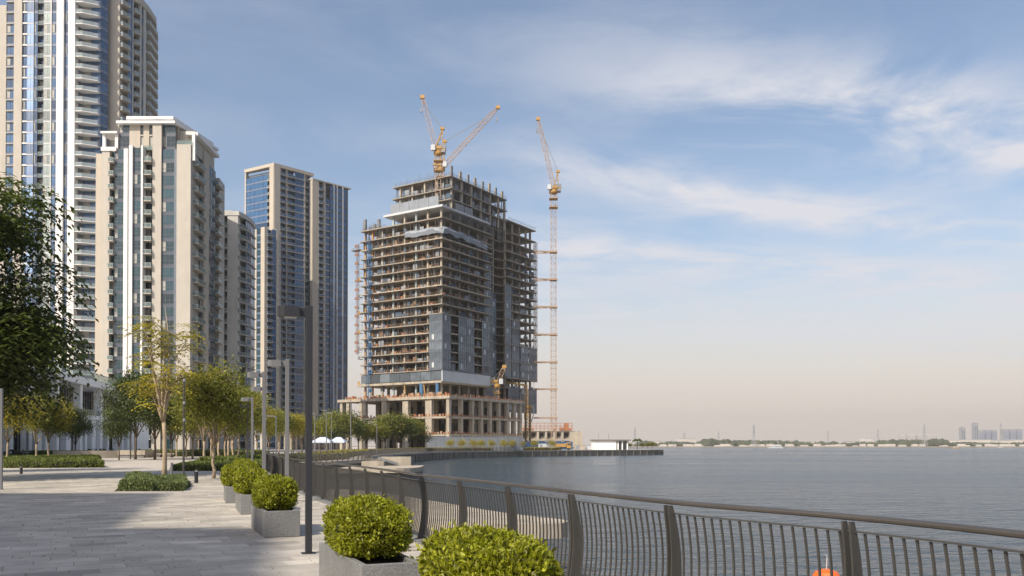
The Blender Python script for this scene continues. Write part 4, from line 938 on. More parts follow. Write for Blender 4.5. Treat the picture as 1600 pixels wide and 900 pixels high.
# ------------------------------------------------------------------ cranes
def crane(label, D, mx, ybase, ymast, tip, pivot, apex, deck, hook=None, mw=2.2, ties=None, slim=False, decky=None, dd=0):
    o = empty('tower_crane', (GX(mx, D), D, 0), 0, label, 'crane'); o2 = lambda m, n, mats: m.build(n, mats, o)
    X0 = GX(mx, D)
    def P(px, py, dy=0): return Vector((GX(px, D) - X0, dy, GZ(py, D)))
    zb, zm = GZ(ybase, D), GZ(ymast, D)
    m = MB(); lattice(m, (0, 0, zb), (0, 0, zm), mw, max(4, int((zm - zb) / 2.6)), .19); o2(m, 'mast', [M['mastp']])
    o2(MB().lathe([(mw * .75, zm), (mw * .9, zm + .5), (mw * .9, zm + 1.3), (mw * .6, zm + 1.8)], 14), 'slewing_ring', [M['yellow']])
    for dz in (2.5, 6.5): o2(MB().box(-mw * .85, -mw * .85, zm - dz, mw * .85, mw * .85, zm - dz + .25).box(-mw * .85, -mw * .85, zm - dz + .9, mw * .85, -mw * .8, zm - dz + 1).box(mw * .8, -mw * .85, zm - dz + .9, mw * .85, mw * .85, zm - dz + 1), 'climbing_platform', [M['yellow']])
    pv = P(*pivot, dd); tp_ = P(*tip, dd * 3); ap = P(*apex); dk_ = P(*deck)
    zd = zm + 1.8; dx = dk_.x
    o2(MB().box(min(0, dx) - 1.2, -1.4, zd, max(0, dx) + .5, 1.4, zd + .5).box(min(-.5, dx - 1), -1.7, zd + .5, max(.5, dx - 1) if dx > 0 else .5, -1.5, zd + 1.5), 'machinery_deck', [M['yellow']])
    o2(MB().box(dx - 1.6, -1.5, zd + .5, dx + .6, 1.5, zd + 2.4).box(dx - 1.3, -1.6, zd - .9, dx + .4, 1.6, zd), 'counterweight', [M['steel']])
    sx = -1 if dx > 0 else 1
    o2(MB().bev(sx * 1.9 - .9, -2.4, zd - .3, sx * 1.9 + .9, -.8, zd + 1.9, .2), 'operator_cab', [M['panelw']])
    m = MB()
    for y in (-.9, .9):
        m.bar((pv.x + .3 * sx, y, zd + .4), (ap.x, y * .5, ap.z), .34); m.bar((dx - .6 * (1 if dx > 0 else -1), y, zd + .6), (ap.x, y * .5, ap.z), .26)
    for t in (.3, .55, .8): a = Vector((pv.x, 0, zd)).lerp(ap, t); m.bar((a.x, -.8, a.z), (a.x, .8, a.z), .18); b_ = Vector((dx, 0, zd)).lerp(ap, t); m.bar(a, b_, .16)
    m.box(ap.x - .8, -.7, ap.z - .2, ap.x + .8, .7, ap.z + .7); o2(m, 'a_frame', [M['yellow']])
    m = MB(); L_ = (tp_ - pv).length; nseg = int(L_ / 2.3)
    md = pv.lerp(tp_, .86); lattice(m, pv, md, 1.6, nseg, .15, up_=(0, 1, 0)); lattice(m, md, tp_, 1.6, 4, .15, up_=(0, 1, 0), taper=.4); o2(m, 'jib', [M['jib']])
    o2(MB().box(tp_.x - .9, tp_.y - .7, tp_.z - .6, tp_.x + .9, tp_.y + .7, tp_.z + .7), 'jib_head', [M['yellow']])
    m = MB(); pe = pv.lerp(tp_, .8)
    for y in (-.4, .4): m.bar((ap.x, y, ap.z + .4), (pe.x, pe.y + y, pe.z + .8), .12)
    o2(m, 'pendant_line', [M['steel']])
    if hook:
        hp = P(*hook, dd * 3); hx = tp_.x - .5; o2(MB().bar((hx, tp_.y, tp_.z), (hx, tp_.y, hp.z + .8), .07), 'hoist_line', [M['steel']])
        o2(MB().box(hx - .35, tp_.y - .3, hp.z - .6, hx + .35, tp_.y + .3, hp.z + .8).bar((hx, tp_.y, hp.z - .6), (hx + .2, tp_.y, hp.z - 1.4), .2), 'hook_block', [M['steel']])
    for py in ties or []:
        z = GZ(py, D); m = MB(); 
        for yy in (-1.0, 1.0): m.bar((-1, yy, z), (GX(834, D) - X0, yy * 2.5, z), .4, .5)
        m.bar((-5, -1, z), (-3, 1.6, z), .3); m.box(-1.7, -1.7, z - .4, 1.7, 1.7, z + .4); o2(m, 'tie_beam', [M['mastp']])
    return o
crane('yellow luffing crane on the roof of the unfinished tower with steep jib leaning left', 343, 684.5, 310, 243, (659.5, 152), (680.5, 233), (691, 202), (694, 234), (658.5, 173), 2.1)
crane('luffing crane behind the unfinished tower roof, long jib pointing up to the right', 372, 688.5, 300, 268, (778, 168), (691, 262), (695, 222), (682, 262), (777, 187), 2.1)
crane('free standing tower crane tied to the right side of the unfinished tower, tall slim mast', 388, 865, 703, 303, (841, 186), (865.5, 292), (872, 269), (875, 295), (838.5, 205), 2.3, ties=(394, 437, 480, 523, 566, 608, 653))
crane('small yellow crane with short steep jib at the podium corner of the unfinished tower', 362, 776, 632, 606, (788, 573), (776, 603), (771, 592), (771.5, 603), None, 1.9)
# concrete placing boom lying almost level
o = empty('placing_boom', (GX(822, 380), 380, 0), 0, 'yellow placing boom stretched level beside the small crane, above the podium', 'boom')
B0 = Vector((0, 0, GZ(602, 380))); m = MB(); lattice(m, (0, 0, GZ(655, 380)), (0, 0, B0.z), 1.6, 8, .2); m.build('mast', M['yellow'], o)
m = MB(); m.bar(B0, B0 + Vector((-9, -1, 1.2)), .6, .8); m.bar(B0 + Vector((-9, -1, 1.2)), B0 + Vector((-15, -2, -.6)), .5, .6); m.build('boom_arm', M['yellow'], o)
o = empty('hoist_tower', (GX(825.5, 388), 388, 0), 0, 'bright yellow hoist tower standing at the right foot of the unfinished tower', 'hoist')
m = MB(); lattice(m, (0, 0, 0), (0, 0, GZ(636, 388)), 2.0, 14, .3); m.build('mast', M['yellow'], o); MB().box(-3, -1.2, GZ(637, 388), 1.5, 1.2, GZ(633, 388)).build('platform', M['yellow'], o)
MB().tube([(1.8, 0, GZ(633, 388)), (2.6, 0, GZ(640, 388)), (2.2, 0, GZ(650, 388)), (1.3, 0, GZ(660, 388))], .25, 6).build('hose', M['panelw'], o)
# hoardings in front
def hoarding(px0, px1, D0, D1_, y0, y1, m, label, n):
    A = Vector(P2(px0, D0)); B = Vector(P2(px1, D1_)); o = empty('site_hoarding', (A.x, A.y, 0), math.atan2((B - A).y, (B - A).x), label, 'hoarding'); L_ = (B - A).length
    for i in range(n): MB().box(L_ * i / n + .04, 0, y0, L_ * (i + 1) / n - .04, .12, y1 + (i % 2) * .03).build('panel', M[m], o)
    for i in range(n + 1): MB().box(L_ * i / n - .08, .13, 0, L_ * i / n + .08, .3, y1 - .1).build('post', M['steel'], o)
hoarding(668, 818, 300, 322, 0, 5.0, 'hoard', 'tall blue grey site hoarding in front of the unfinished podium', 24)
hoarding(815, 895, 372, 392, 0, 3.6, 'hoardb', 'bright blue site hoarding right of the unfinished tower, before the low concrete frame', 12)
# low concrete frame to the right
o = empty('unfinished_building', (GX(814, 565), 565, 0), R(8), 'low unfinished concrete frame with orange roof scaffold behind the blue hoarding', 'building')
LW = 29.5
for z in (4.2, 8.0): MB().box(0, 0, z - .4, LW - (0 if z < 8 else 3), 16, z).build('slab', M['concc'], o)
for i in range(8): MB().box(i * 4.15, .3, 0, i * 4.15 + .7, 1, 8).build('column', M['concc'], o)
for i in range(7): 
    for z in (0, 4.2): MB().box(i * 4.15 + .7, 2.0, z, i * 4.15 + 4.1, 2.2, z + 3.4).box(i * 4.15 + 1.5, 1.8, z + .8, i * 4.15 + 3.3, 1.99, z + 2.6, 1).build('infill_wall', [M['conc'], M['dark']], o)
m = MB()
for i in range(14): m.bar((i * 2, 0, 8), (i * 2, 0, 11.2), .16); m.bar((i * 2, 3, 8), (i * 2, 3, 10.6), .16)
for z in (8.9, 9.9, 11.2): m.bar((0, 0, z), (26, 0, z), .2)
for i in range(10): a = rnd(0, 24); m.box(a, -.2, 8.02, a + rnd(1, 3), .2, 8.0 + rnd(.5, 1.4))
m.box(22, -.3, 8, 24, 1.5, 11.3); m.build('scaffold', M['orange'], o)
MB().box(24.5, -.4, .5, LW + 1.5, .0, 7.4).build('end_panel', M['concc'], o); o.scale = (1.34, 1.34, 1.5)
# white kiosk, truck and site boxes on the quay
o = empty('waterfront_kiosk', (GX(929, 377), 377, 0), R(6), 'white single storey kiosk with flat dark roof near the end of the quay', 'kiosk')
MB().box(0, 0, 0, 9.8, 7, 4.0).build('wall', M['whitep'], o); MB().box(-.6, -.8, 4.0, 16.2, 8, 4.5).build('roof', M['concs'], o); MB().box(9.81, .6, 0, 15.4, 6.5, 3.99).build('glazed_wall', M['gdark'], o)
for x in (10.4, 12.3, 14.6): MB().box(x, .2, 0, x + .5, .58, 3.99).build('column', M['whitep'], o)
for x in (2.5, 7): MB().tube([(x, 3, 4.5), (x, 3, 7.2)], .07, 6).build('antenna', M['steel'], o)
o = empty('site_truck', (GX(868, 352), 352, 0), R(4), 'yellow tipper truck parked on the quay left of the white kiosk', 'truck')
MB().add([(0, 0, 1.3), (4.2, 0, 1.3), (4.6, 0, 2.7), (-.3, 0, 2.5), (0, 2.2, 1.3), (4.2, 2.2, 1.3), (4.6, 2.2, 2.7), (-.3, 2.2, 2.5)], [(0, 1, 2, 3), (7, 6, 5, 4), (0, 4, 5, 1), (1, 5, 6, 2), (2, 6, 7, 3), (3, 7, 4, 0)]).build('tipper_body', M['yellow'], o)
MB().bev(4.7, 0, .8, 6.6, 2.2, 3.0, .25).build('cab', M['yellow'], o); MB().box(4.9, -.03, 2.0, 6.3, -.003, 2.7).build('side_window', M['gdark'], o); MB().box(0, .4, .8, 6.4, 1.8, 1.15).build('chassis', M['blackp'], o)
for x in (.9, 2.2, 5.6):
    for y in (.05, 1.95): MB().tube([(x, y, .55), (x, y + .3, .55)], .55, 12).build('wheel', M['rubber'], o)
for px, D, w_, h_, m_, lb in ((842, 345, 3.2, 2.6, 'panelw', 'white site container left of the yellow truck'), (852, 352, 4.0, 2.4, 'hoard', 'grey green site container beside the white one'), (898, 362, 4.6, 2.0, 'concc', 'pale boxes stacked right of the yellow truck'), (911, 366, 3.6, 1.8, 'panelw', 'small white site cabin next to the kiosk')):
    o = empty('site_container', (GX(px, D), D, 0), R(5), lb, 'container'); MB().box(0, 0, .15, w_, 2.2, h_).build('body', M[m_], o); MB().box(.3, -.04, .35, w_ * .45, -.003, h_ - .3).build('door', M['hoard'], o); MB().box(-.06, -.06, h_, w_ + .06, 2.26, h_ + .1).build('roof', M['steel'], o)
# far shore -------------------------------------------------------------------
def farbox(name, px0, px1, D, y0, y1, dep, mt, label, cat, n=0, wf='gdark', group=None):
    x0, x1 = GX(px0, D), GX(px1, D); z1 = GZ(y1, D); o = empty(name, (x0, D, 0), 0, label, cat, group); W = x1 - x0
    MB().box(0, 0, .2, W, dep, z1).build('wall', M[mt], o); MB().box(-W * .01, -1, z1, W * 1.01, dep + 1, z1 + max(.6, z1 * .02)).build('roof', M['panelw' if mt == 'farw' else mt], o)
    if n:
        m = MB(); 
        for i in range(n): m.box(W * (i + .22) / n, -.6, z1 * .12, W * (i + .78) / n, -.05, z1 * .9 if z1 > 25 else z1 * .6)
        m.build('window_band', M[wf], o)
    return o
T_ = [(1006, 1031, 689, 'long low pale shed at the left end of the far shore'), (1031, 1064, 690, 'long white warehouse left of the domed hall on the far shore'), (1062, 1088, 685.5, 'taller white hall with grey roof above the warehouses on the far shore'),
      (1088, 1122, 690, 'white warehouse right of the tall hall on the far shore'), (1202, 1240, 688, 'pale shed above the trees behind the white motor boat'), (1240, 1275, 690, 'white flat shed between the motor boat and the long arcade on the far shore'),
      (1290, 1312, 690.5, 'white arcade shed on the far shore, left of the white mast building'), (1330, 1362, 689.5, 'white stepped building left of the slim white mast on the far shore'), (1355, 1366, 685.5, 'tall white block beside the slim pylon on the far shore'),
      (1375, 1400, 688.5, 'pale sloping warehouse right of the slim pylon'), (1460, 1500, 687.5, 'long white warehouse right of the tree belt on the far shore'), (1500, 1548, 687, 'long white warehouse below the two blue towers'), (1528, 1560, 690, 'low white shed before the grey apartment blocks'),
      (1548, 1585, 688, 'white warehouse in front of the right hand apartment blocks'), (1583, 1640, 687, 'white warehouse cut by the right frame edge')]
for i, (a, b_, y, lb) in enumerate(T_): farbox('warehouse', a, b_, 2420 + i * 7, 699, y, 60, 'farw', lb, 'warehouse', max(3, int((b_ - a) / 4)), 'farg' if i % 2 else 'farb', 'warehouses on the far shore')
for i, (a, b_, y, lb) in enumerate([(1501.8, 1508.8, 668.5, 'left of two slim blue grey towers far across the water'), (1522, 1528.8, 661.5, 'taller right one of two slim blue grey towers far across the water')]):
    o = farbox('distant_tower', a, b_, 3600, 699, y, 18, 'farb', lb, 'tower', 2, 'spang'); 
    W = GX(b_, 3600) - GX(a, 3600); MB().box(W * .3, 4, GZ(y, 3600), W * .7, 10, GZ(y - 2, 3600)).build('roof_box', M['farb'], o)
nm_ = 0
for a, b_, y, grp in ((1405, 1416, 680, 0), (1417, 1431, 678, 0), (1432, 1443, 678.5, 0), (1447, 1465, 678, 0), (1530, 1539, 673, 1), (1540, 1549, 672, 1), (1550, 1558, 672.5, 1), (1568, 1577, 671, 1), (1578, 1588, 671.5, 1), (1589, 1598, 671, 1)):
    nm_ += 1; D = 4300 + nm_ * 12; h_ = b_ - a
    lbs = ['leftmost block of the hazy beige estate above the tree belt', 'second block of the hazy beige estate, slightly taller', 'third block of the hazy beige estate, left of the big pylon', 'wide right block of the hazy beige estate, right of the big pylon',
           'apartment slab right beside the taller slim blue tower', 'second apartment slab right of the slim blue towers', 'third apartment slab, just left of the tall right pylon', 'first apartment slab right of the tall right pylon', 'second apartment slab right of the tall right pylon', 'last apartment slab at the right frame edge']
    farbox('distant_block', a, b_, D, 699, y, 30, 'farw' if grp == 0 else 'farb', lbs[nm_ - 1], 'apartment block', 4 + nm_ % 2, 'farb' if grp == 0 else 'spanb', 'hazy apartment blocks on the horizon')
def pylon(px, D, ytop, label):
    o = empty('transmission_pylon', (GX(px, D), D, 0), .3, label, 'pylon', 'power line pylons along the far shore'); h_ = GZ(ytop, D); m = MB(); b0 = h_ * .09
    def c4(z, w_): return [(-w_, -w_, z), (w_, -w_, z), (w_, w_, z), (-w_, w_, z)]
    zs = [0, h_ * .3, h_ * .55, h_ * .75, h_]; ws = [b0, b0 * .62, b0 * .3, b0 * .22, b0 * .1]
    for i in range(4):
        A, B = c4(zs[i], ws[i]), c4(zs[i + 1], ws[i + 1])
        for j in range(4): m.bar(A[j], B[j], .7); m.bar(A[j], B[(j + 1) % 4], .45); m.bar(B[j], B[(j + 1) % 4], .45)
    m.build('lattice_body', M['pyl'], o)
    for z in (.62, .77, .9): MB().bar((-h_ * .10, 0, h_ * z), (h_ * .10, 0, h_ * z), .7).bar((-h_ * .10, 0, h_ * z), (0, 0, h_ * (z + .05)), .4).bar((h_ * .10, 0, h_ * z), (0, 0, h_ * (z + .05)), .4).build('cross_arm', M['pyl'], o)
pylon(1178, 2245, 663, 'nearest tall pylon on the shore beside the white motor boat'); pylon(1444.5, 2230, 662.5, 'tall pylon standing before the hazy beige estate')
pylon(1564, 2900, 661, 'lattice pylon between the right hand apartment slabs'); pylon(1372, 2900, 669.5, 'slim pylon beside the tall white block'); pylon(992, 2700, 667, 'slim pylon just right of the white kiosk')
pylon(1123, 3300, 673, 'faint pylon above the warehouses, left of the tall near pylon'); pylon(1069, 3300, 675, 'faint pylon above the tall white hall'); pylon(1294, 3300, 673, 'faint pylon midway along the far shore')
# power lines
pl_ = MB(); rowp = [(992, 2700, 671), (1178, 2245, 669), (1444.5, 2230, 669), (1564, 2900, 667)]
for a, b_ in zip(rowp[:-1], rowp[1:]):
    A = Vector((GX(a[0], a[1]), a[1], GZ(a[2], a[1]))); B = Vector((GX(b_[0], b_[1]), b_[1], GZ(b_[2], b_[1])))
    pts = [A.lerp(B, t / 12) - Vector((0, 0, 14 * (1 - (t / 6 - 1) ** 2))) for t in range(13)]; pl_.tube(pts, .12, 3)
tag(pl_.build('power_line', M['pyl']), 'thin power lines sagging between the pylons across the far shore', 'power line')
# tree belt of the far shore: one mass
fb = MB()
def blob(mb, x, y, z, r, h_, seg=7):
    prf = [(r * .9, 0), (r * 1.05, h_ * .35), (r * .85, h_ * .7), (r * .45, h_ * .93), (r * .1, h_)]; vs = []; n = seg
    for q_, (rr, zz_) in enumerate(prf):
        for j in range(n): th = 2 * math.pi * j / n; k = 1 + .3 * mnoise.noise(Vector((x * .3 + j * 1.7, y, q_ * 2.0))); vs.append((x + rr * k * math.cos(th), y + rr * k * math.sin(th), z + zz_ * (1 + .15 * mnoise.noise(Vector((x, j, q_))))))
    fs = []
    for i in range(len(prf) - 1):
        for j in range(n): j2 = (j + 1) % n; fs.append((i * n + j, i * n + j2, (i + 1) * n + j2, (i + 1) * n + j))
    fs.append(tuple(range(4 * n, 5 * n))); mb.add(vs, fs, 0, rnd(.7, 1.3))
M['farg2'] = mat('far tree foliage', (.05, .06, .03), .9, .35, .12, tone=True)
for _ in range(900):
    u_ = random.random(); px = 1000 + 250 * u_ if random.random() < .45 else (1340 + 190 * random.random() if random.random() < .6 else rnd(1000, 1640))
    hh = rnd(9, 16) * (1.5 if 1105 < px < 1240 or 1370 < px < 1480 else 1) * (.75 + .5 * mnoise.noise(Vector((px * .05, 0, 0)))); blob(fb, GX(px, 2330), rnd(2290, 2400), 0, rnd(6, 12), hh)
tag(fb.build('far_trees', M['farg2']), kind='stuff')
cl = MB()
for _ in range(75):
    px = rnd(1030, 1640); D = rnd(2262, 2280); a = GX(px, D); cl.box(a, D, .1, a + rnd(4, 26), D + 4, rnd(2, 7))
tag(cl.build('far_shore_sheds', M['farw']), kind='stuff')
for (px, D, L_, lb, mt, hh) in ((1200, 1500, 30, 'long low white motor yacht with mast near the far shore', 'panelw', 1), (1486, 1350, 15, 'yellow hulled work boat near the right side of the far shore', 'yellow', .7), (1560, 1650, 9, 'small pale boat close to the right frame edge under the far shore', 'farw', .6)):
    o = empty('motor_yacht' if hh == 1 else 'work_boat', (GX(px, D), D, WZ), 0, lb, 'boat')
    hl = [(0, 0), (L_ * .88, -1.2), (L_, 1.5), (L_ * .88, 4), (0, 3.4)]; n = 5
    v = [(x * .97 + .3, y * .9 + .2, -.3) for x, y in hl] + [(x, y, 1.9 * hh) for x, y in hl]
    MB().add(v, [(i, (i + 1) % n, (i + 1) % n + n, i + n) for i in range(n)] + [(5, 6, 7, 8, 9)]).build('hull', M[mt], o)
    MB().bev(L_ * .3, .4, 1.9 * hh, L_ * .8, 2.8, 4.2 * hh, .3).build('cabin', M['panelw'], o); MB().box(L_ * .34, .36, 2.5 * hh, L_ * .76, .39, 3.4 * hh).build('window_band', M['gdark'], o)
    if hh == 1: MB().box(L_ * .42, .8, 4.2, L_ * .66, 2.4, 6.0).build('flybridge', M['panelw'], o); MB().tube([(L_ * .62, 1.5, 6), (L_ * .6, 1.5, 13)], .35, 6).build('mast', M['panelw'], o)
    else: MB().tube([(L_ * .5, 1.5, 3), (L_ * .5, 1.5, 5.5)], .12, 6).build('mast', M['panelw'], o)
# ------------------------------------------------------------------ planting
def ell_bush(n, rx, ry, rz_, seed, leaf=.05):
    r = np.random.default_rng(seed); d = r.normal(size=(n, 3)); d /= np.linalg.norm(d, axis=1)[:, None]
    d = d[d[:, 2] > -.75]; n = len(d); e = .72; sgn = np.sign(d); q = sgn * np.abs(d) ** e; q /= (np.sum(np.abs(q) ** 2.7, 1) ** (1 / 2.7))[:, None]
    lump = np.array([1 + .085 * mnoise.noise(Vector((x * 2.2, y * 4, z * 2.2 + seed))) + .045 * mnoise.noise(Vector((x * 7, y * 11, z * 7 + seed))) for x, y, z in q])
    dep = 1 - np.abs(r.normal(0, .045, n)) + (r.random(n) < .05) * r.uniform(.03, .14, n)
    C = q * np.array([rx, ry, rz_]) * (lump * dep)[:, None]
    nr = q / np.array([rx, ry, rz_]); nr /= np.linalg.norm(nr, axis=1)[:, None]
    D = nr * .75 + r.normal(0, .55, (n, 3)) + np.array([0, 0, .35]); Nn = nr + r.normal(0, .5, (n, 3)) + 1e-3
    tone = np.clip(r.normal(1, .38, n), .25, 2.1) * np.where(r.random(n) < .05, .45, 1)
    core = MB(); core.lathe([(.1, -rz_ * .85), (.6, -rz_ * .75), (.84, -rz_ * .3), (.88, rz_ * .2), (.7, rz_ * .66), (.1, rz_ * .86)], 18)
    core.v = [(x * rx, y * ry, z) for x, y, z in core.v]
    return leafmesh('bush', C, D, Nn, leaf * r.uniform(.7, 1.3, n), leaf * .5 * r.uniform(.8, 1.2, n), [M['lbush'], M['core']], tone, core)
bme = [ell_bush(19000, .41, .82, .345, 3, .05), ell_bush(19000, .42, .82, .35, 4, .05)]
bsm = ell_bush(8000, .44, .9, .36, 5, .075)
def planter(x, y, rz, label, blabel, me, hz=0, g=True):
    o = empty('planter', (x, y, .004), rz, label, 'planter', 'grey planters along the railing'); w_, l_, h_, t_ = .335, 1.15, .5, .075
    m = MB()
    for x0, y0, x1, y1 in ((-w_, -l_, w_, -l_ + t_), (-w_, l_ - t_, w_, l_), (-w_, -l_ + t_ + .001, -w_ + t_, l_ - t_ - .001), (w_ - t_, -l_ + t_ + .001, w_, l_ - t_ - .001)): m.box(x0, y0, 0, x1, y1, h_)
    ob = m.build('box', M['plant'], o); bv = ob.modifiers.new('bevel', 'BEVEL'); bv.width = .008; bv.segments = 2; bv.limit_method = 'ANGLE'
    MB().box(-w_ + t_ + .001, -l_ + t_ + .002, 0, w_ - t_ - .001, l_ - t_ - .002, h_ - .07).build('soil', M['soil'], o)
    b_ = link('bush', me, None, (x, y, .79 + hz), rz); tag(b_, blabel, 'bush', 'clipped bushes in the grey planters')
def tdir(y):   # heading of railing at y
    p, d = AT(s_of(y)); return math.atan2(-d.x, d.y)
planter(-.20, 6.35, R(20), 'grey granite planter mostly below the frame, under the nearest bush', 'nearest clipped bush, cut by the bottom edge beside the railing', bme[0], -.02)
planter(-1.72, 10.08, R(23.5), 'nearest visible grey granite planter with pale lit side', 'round clipped bush in the second planter, brightly lit, right of the dark lamp post', bme[1])
planter(-4.84, 17.4, R(23), 'dark grey granite planter left of the big lamp post', 'dark shaded clipped bush left of the big lamp post', bme[0])
planter(-7.0, 22.9, R(21), 'pale planter behind the dark one, third from the lamp post', 'sunlit bush just behind the dark shaded bush', bsm)
planter(-8.8, 27.2, R(20), 'planter at the left of the row beside the paving', 'leftmost round bush of the planter row', bsm)
planter(-10.4, 33.5, R(20), 'farther planter hidden behind the leftmost round bush', 'flat topped bush behind the leftmost round bush', bsm)
planter(-12.6, 40.0, R(19), 'last planter of the row by the curving railing', 'last clipped bush of the row where the railing starts to curve', bsm)
# trees -----------------------------------------------------------------------
def tree_meshes(seed, H, trunk_h, cr, ch, cz, nlimb, nodes, per, leaf, mats, tr=.14, lumps=9, droop=.3, lr=.42, wf=.46, elr=(-.5, .95), fan=False, lean=0):
    rd = random.Random(seed); r = np.random.default_rng(seed); tb = MB()
    pts = [Vector((0, 0, 0))]
    for i in range(1, 5): pts.append(Vector((lean * i / 4 + rd.uniform(-.05, .05), rd.uniform(-.05, .05), trunk_h * i / 4)))
    tb.tube(pts, [tr * 1.25, tr, tr * .92, tr * .86, tr * .82], 8); fork = pts[-1]
    lc = []
    for i in range(lumps):
        a = 2 * math.pi * i * .618 + rd.uniform(-.3, .3); el_ = rd.uniform(*elr); rr = rd.uniform(.45, .8) if i else 0
        lc.append(Vector((math.cos(a) * cr * rr * math.sqrt(max(.1, 1 - el_ * el_ * .6)), math.sin(a) * cr * rr * math.sqrt(max(.1, 1 - el_ * el_ * .6)), cz + ch * .75 * el_)))
    limbs = []
    for i in range(nlimb):
        tgt = lc[(i * 2 + 1) % len(lc)] if i else Vector((lean, 0, cz + ch * .7)); mid = fork.lerp(tgt, .45) + Vector((0, 0, .12 * (cz - trunk_h))) + Vector((rd.uniform(-.2, .2), rd.uniform(-.2, .2), 0))
        P = [fork - Vector((0, 0, .15)), fork.lerp(mid, .5), mid, mid.lerp(tgt, .5) + Vector((rd.uniform(-.15, .15), rd.uniform(-.15, .15), .1)), tgt]
        tb.tube(P, [tr * .66, tr * .5, tr * .38, tr * .26, tr * .12], 6); limbs += [(p, tr * .25) for p in P[1:]]
    C = []; Dd = []; Nn = []; tn = []; ln = []
    for k in range(nodes):
        c = lc[rd.randrange(len(lc))]; d = Vector((rd.gauss(0, 1), rd.gauss(0, 1), rd.gauss(0, 1))).normalized(); rad = (cr * lr) * rd.uniform(.35, 1) ** .6
        p = c + Vector((d.x * rad, d.y * rad, d.z * rad * .8 * ch / max(ch, cr) * 1.1))
        near = min(limbs, key=lambda q_: (q_[0] - p).length)
        if (near[0] - p).length > .25: md = near[0].lerp(p, .5) + Vector((0, 0, .08)); tb.tube([near[0], md, p], [near[1] * .5, near[1] * .3, .012], 4, cap=False)
        bt = rd.choice((.5, .7, .9, 1.0, 1.15, 1.35))
        if fan:    # rosette of drooping compound leaves
            for q_ in range(fan):
                a = 2 * math.pi * q_ / fan + rd.uniform(-.3, .3); o_ = Vector((math.cos(a), math.sin(a), rd.uniform(-.1, .5))).normalized(); Lf = per * leaf * rd.uniform(.45, .65); n_ = per
                for j in range(n_):
                    t = (j + 1) / n_; q2 = p + o_ * (Lf * t) + Vector((0, 0, -droop * Lf * t * t)); tan = (o_ + Vector((0, 0, -2 * droop * t))).normalized(); sd_ = tan.cross(Vector((0, 0, 1))).normalized() * (1 if j % 2 else -1)
                    ld = (sd_ + tan * .55 + Vector((0, 0, -.2))).normalized()
                    C.append(q2 + ld * leaf * .45); Dd.append(ld); Nn.append(Vector((rd.gauss(0, .3), rd.gauss(0, .3), 1))); tn.append(bt * rd.uniform(.8, 1.2)); ln.append(leaf * rd.uniform(.8, 1.2))
        else:
            g_ = r.normal(0, 1, (per, 3)) * np.array([1, 1, .7]) * leaf * 2.2 + np.array(p); C += list(map(Vector, g_)); dd_ = r.normal(0, 1, (per, 3)) + np.array([0, 0, -droop]); Dd += list(map(Vector, dd_)); Nn += list(map(Vector, r.normal(0, .6, (per, 3)) + np.array([0, 0, 1]))); tn += list(bt * r.uniform(.7, 1.3, per)); ln += list(leaf * r.uniform(.7, 1.3, per))
    ln = np.array(ln)
    return tb.mesh('trunk', M[mats[0]], True), leafmesh('crown', [tuple(c) for c in C], [tuple(c) for c in Dd], [tuple(c) for c in Nn], ln, ln * wf, [M[mats[1]]], np.array(tn))
TK = {
 'big': tree_meshes(11, 12, 3.0, 3.9, 5.4, 8.3, 9, 600, 9, .34, ('barkd', 'ldark'), .16, 34, .8, fan=8, wf=.38, elr=(-.85, .95), lr=.46),
 'isl': tree_meshes(5, 9, 3.0, 2.2, 4.2, 5.6, 11, 72, 7, .19, ('bark', 'lyel'), .115, 17, .45, lr=.26, fan=7),
 'a': tree_meshes(21, 8, 2.2, 2.6, 2.9, 5.1, 6, 260, 30, .25, ('bark', 'ltree'), .12, 15),
 'b': tree_meshes(22, 8, 2.2, 2.3, 2.8, 5.0, 5, 240, 30, .25, ('bark', 'ltree'), .11, 14),
 'c': tree_meshes(23, 8, 2.3, 2.7, 2.8, 5.1, 6, 260, 30, .24, ('bark', 'lyel'), .12, 15),
 'd': tree_meshes(24, 9, 2.4, 2.8, 3.3, 5.8, 6, 280, 34, .28, ('barkd', 'ldark'), .13, 16),
 'f': tree_meshes(25, 9, 2.4, 3.3, 2.7, 5.7, 5, 130, 22, .42, ('barkd', 'ltree'), .16, 14),
 'g': tree_meshes(26, 9, 2.4, 3.5, 2.7, 5.6, 5, 130, 22, .42, ('barkd', 'ldark'), .16, 15),
}
for k_ in ('f', 'g', 'a', 'b', 'c'): pass
def tree(kind, px, D, s_, label, group, rz=None, sx=1.0, z=-.02, X=None):
    o = empty('tree', (GX(px, D) if X is None else X, D, z), rnd(0, 6) if rz is None else rz, label, 'tree', group); tr_, cr_ = TK[kind]
    a = link('trunk', tr_, o); b_ = link('crown', cr_, o); a.scale = b_.scale = (s_ * sx, s_ * sx, s_); return o
tree('big', -64, 45, 1.25, 'large dark tree at the left frame edge with drooping foliage', None, 2.6)
tree('isl', 257, 41.5, 1.0, 'slender sparse yellow green tree growing from the planting island', None, .6)
G1 = 'trees of the promenade grove'
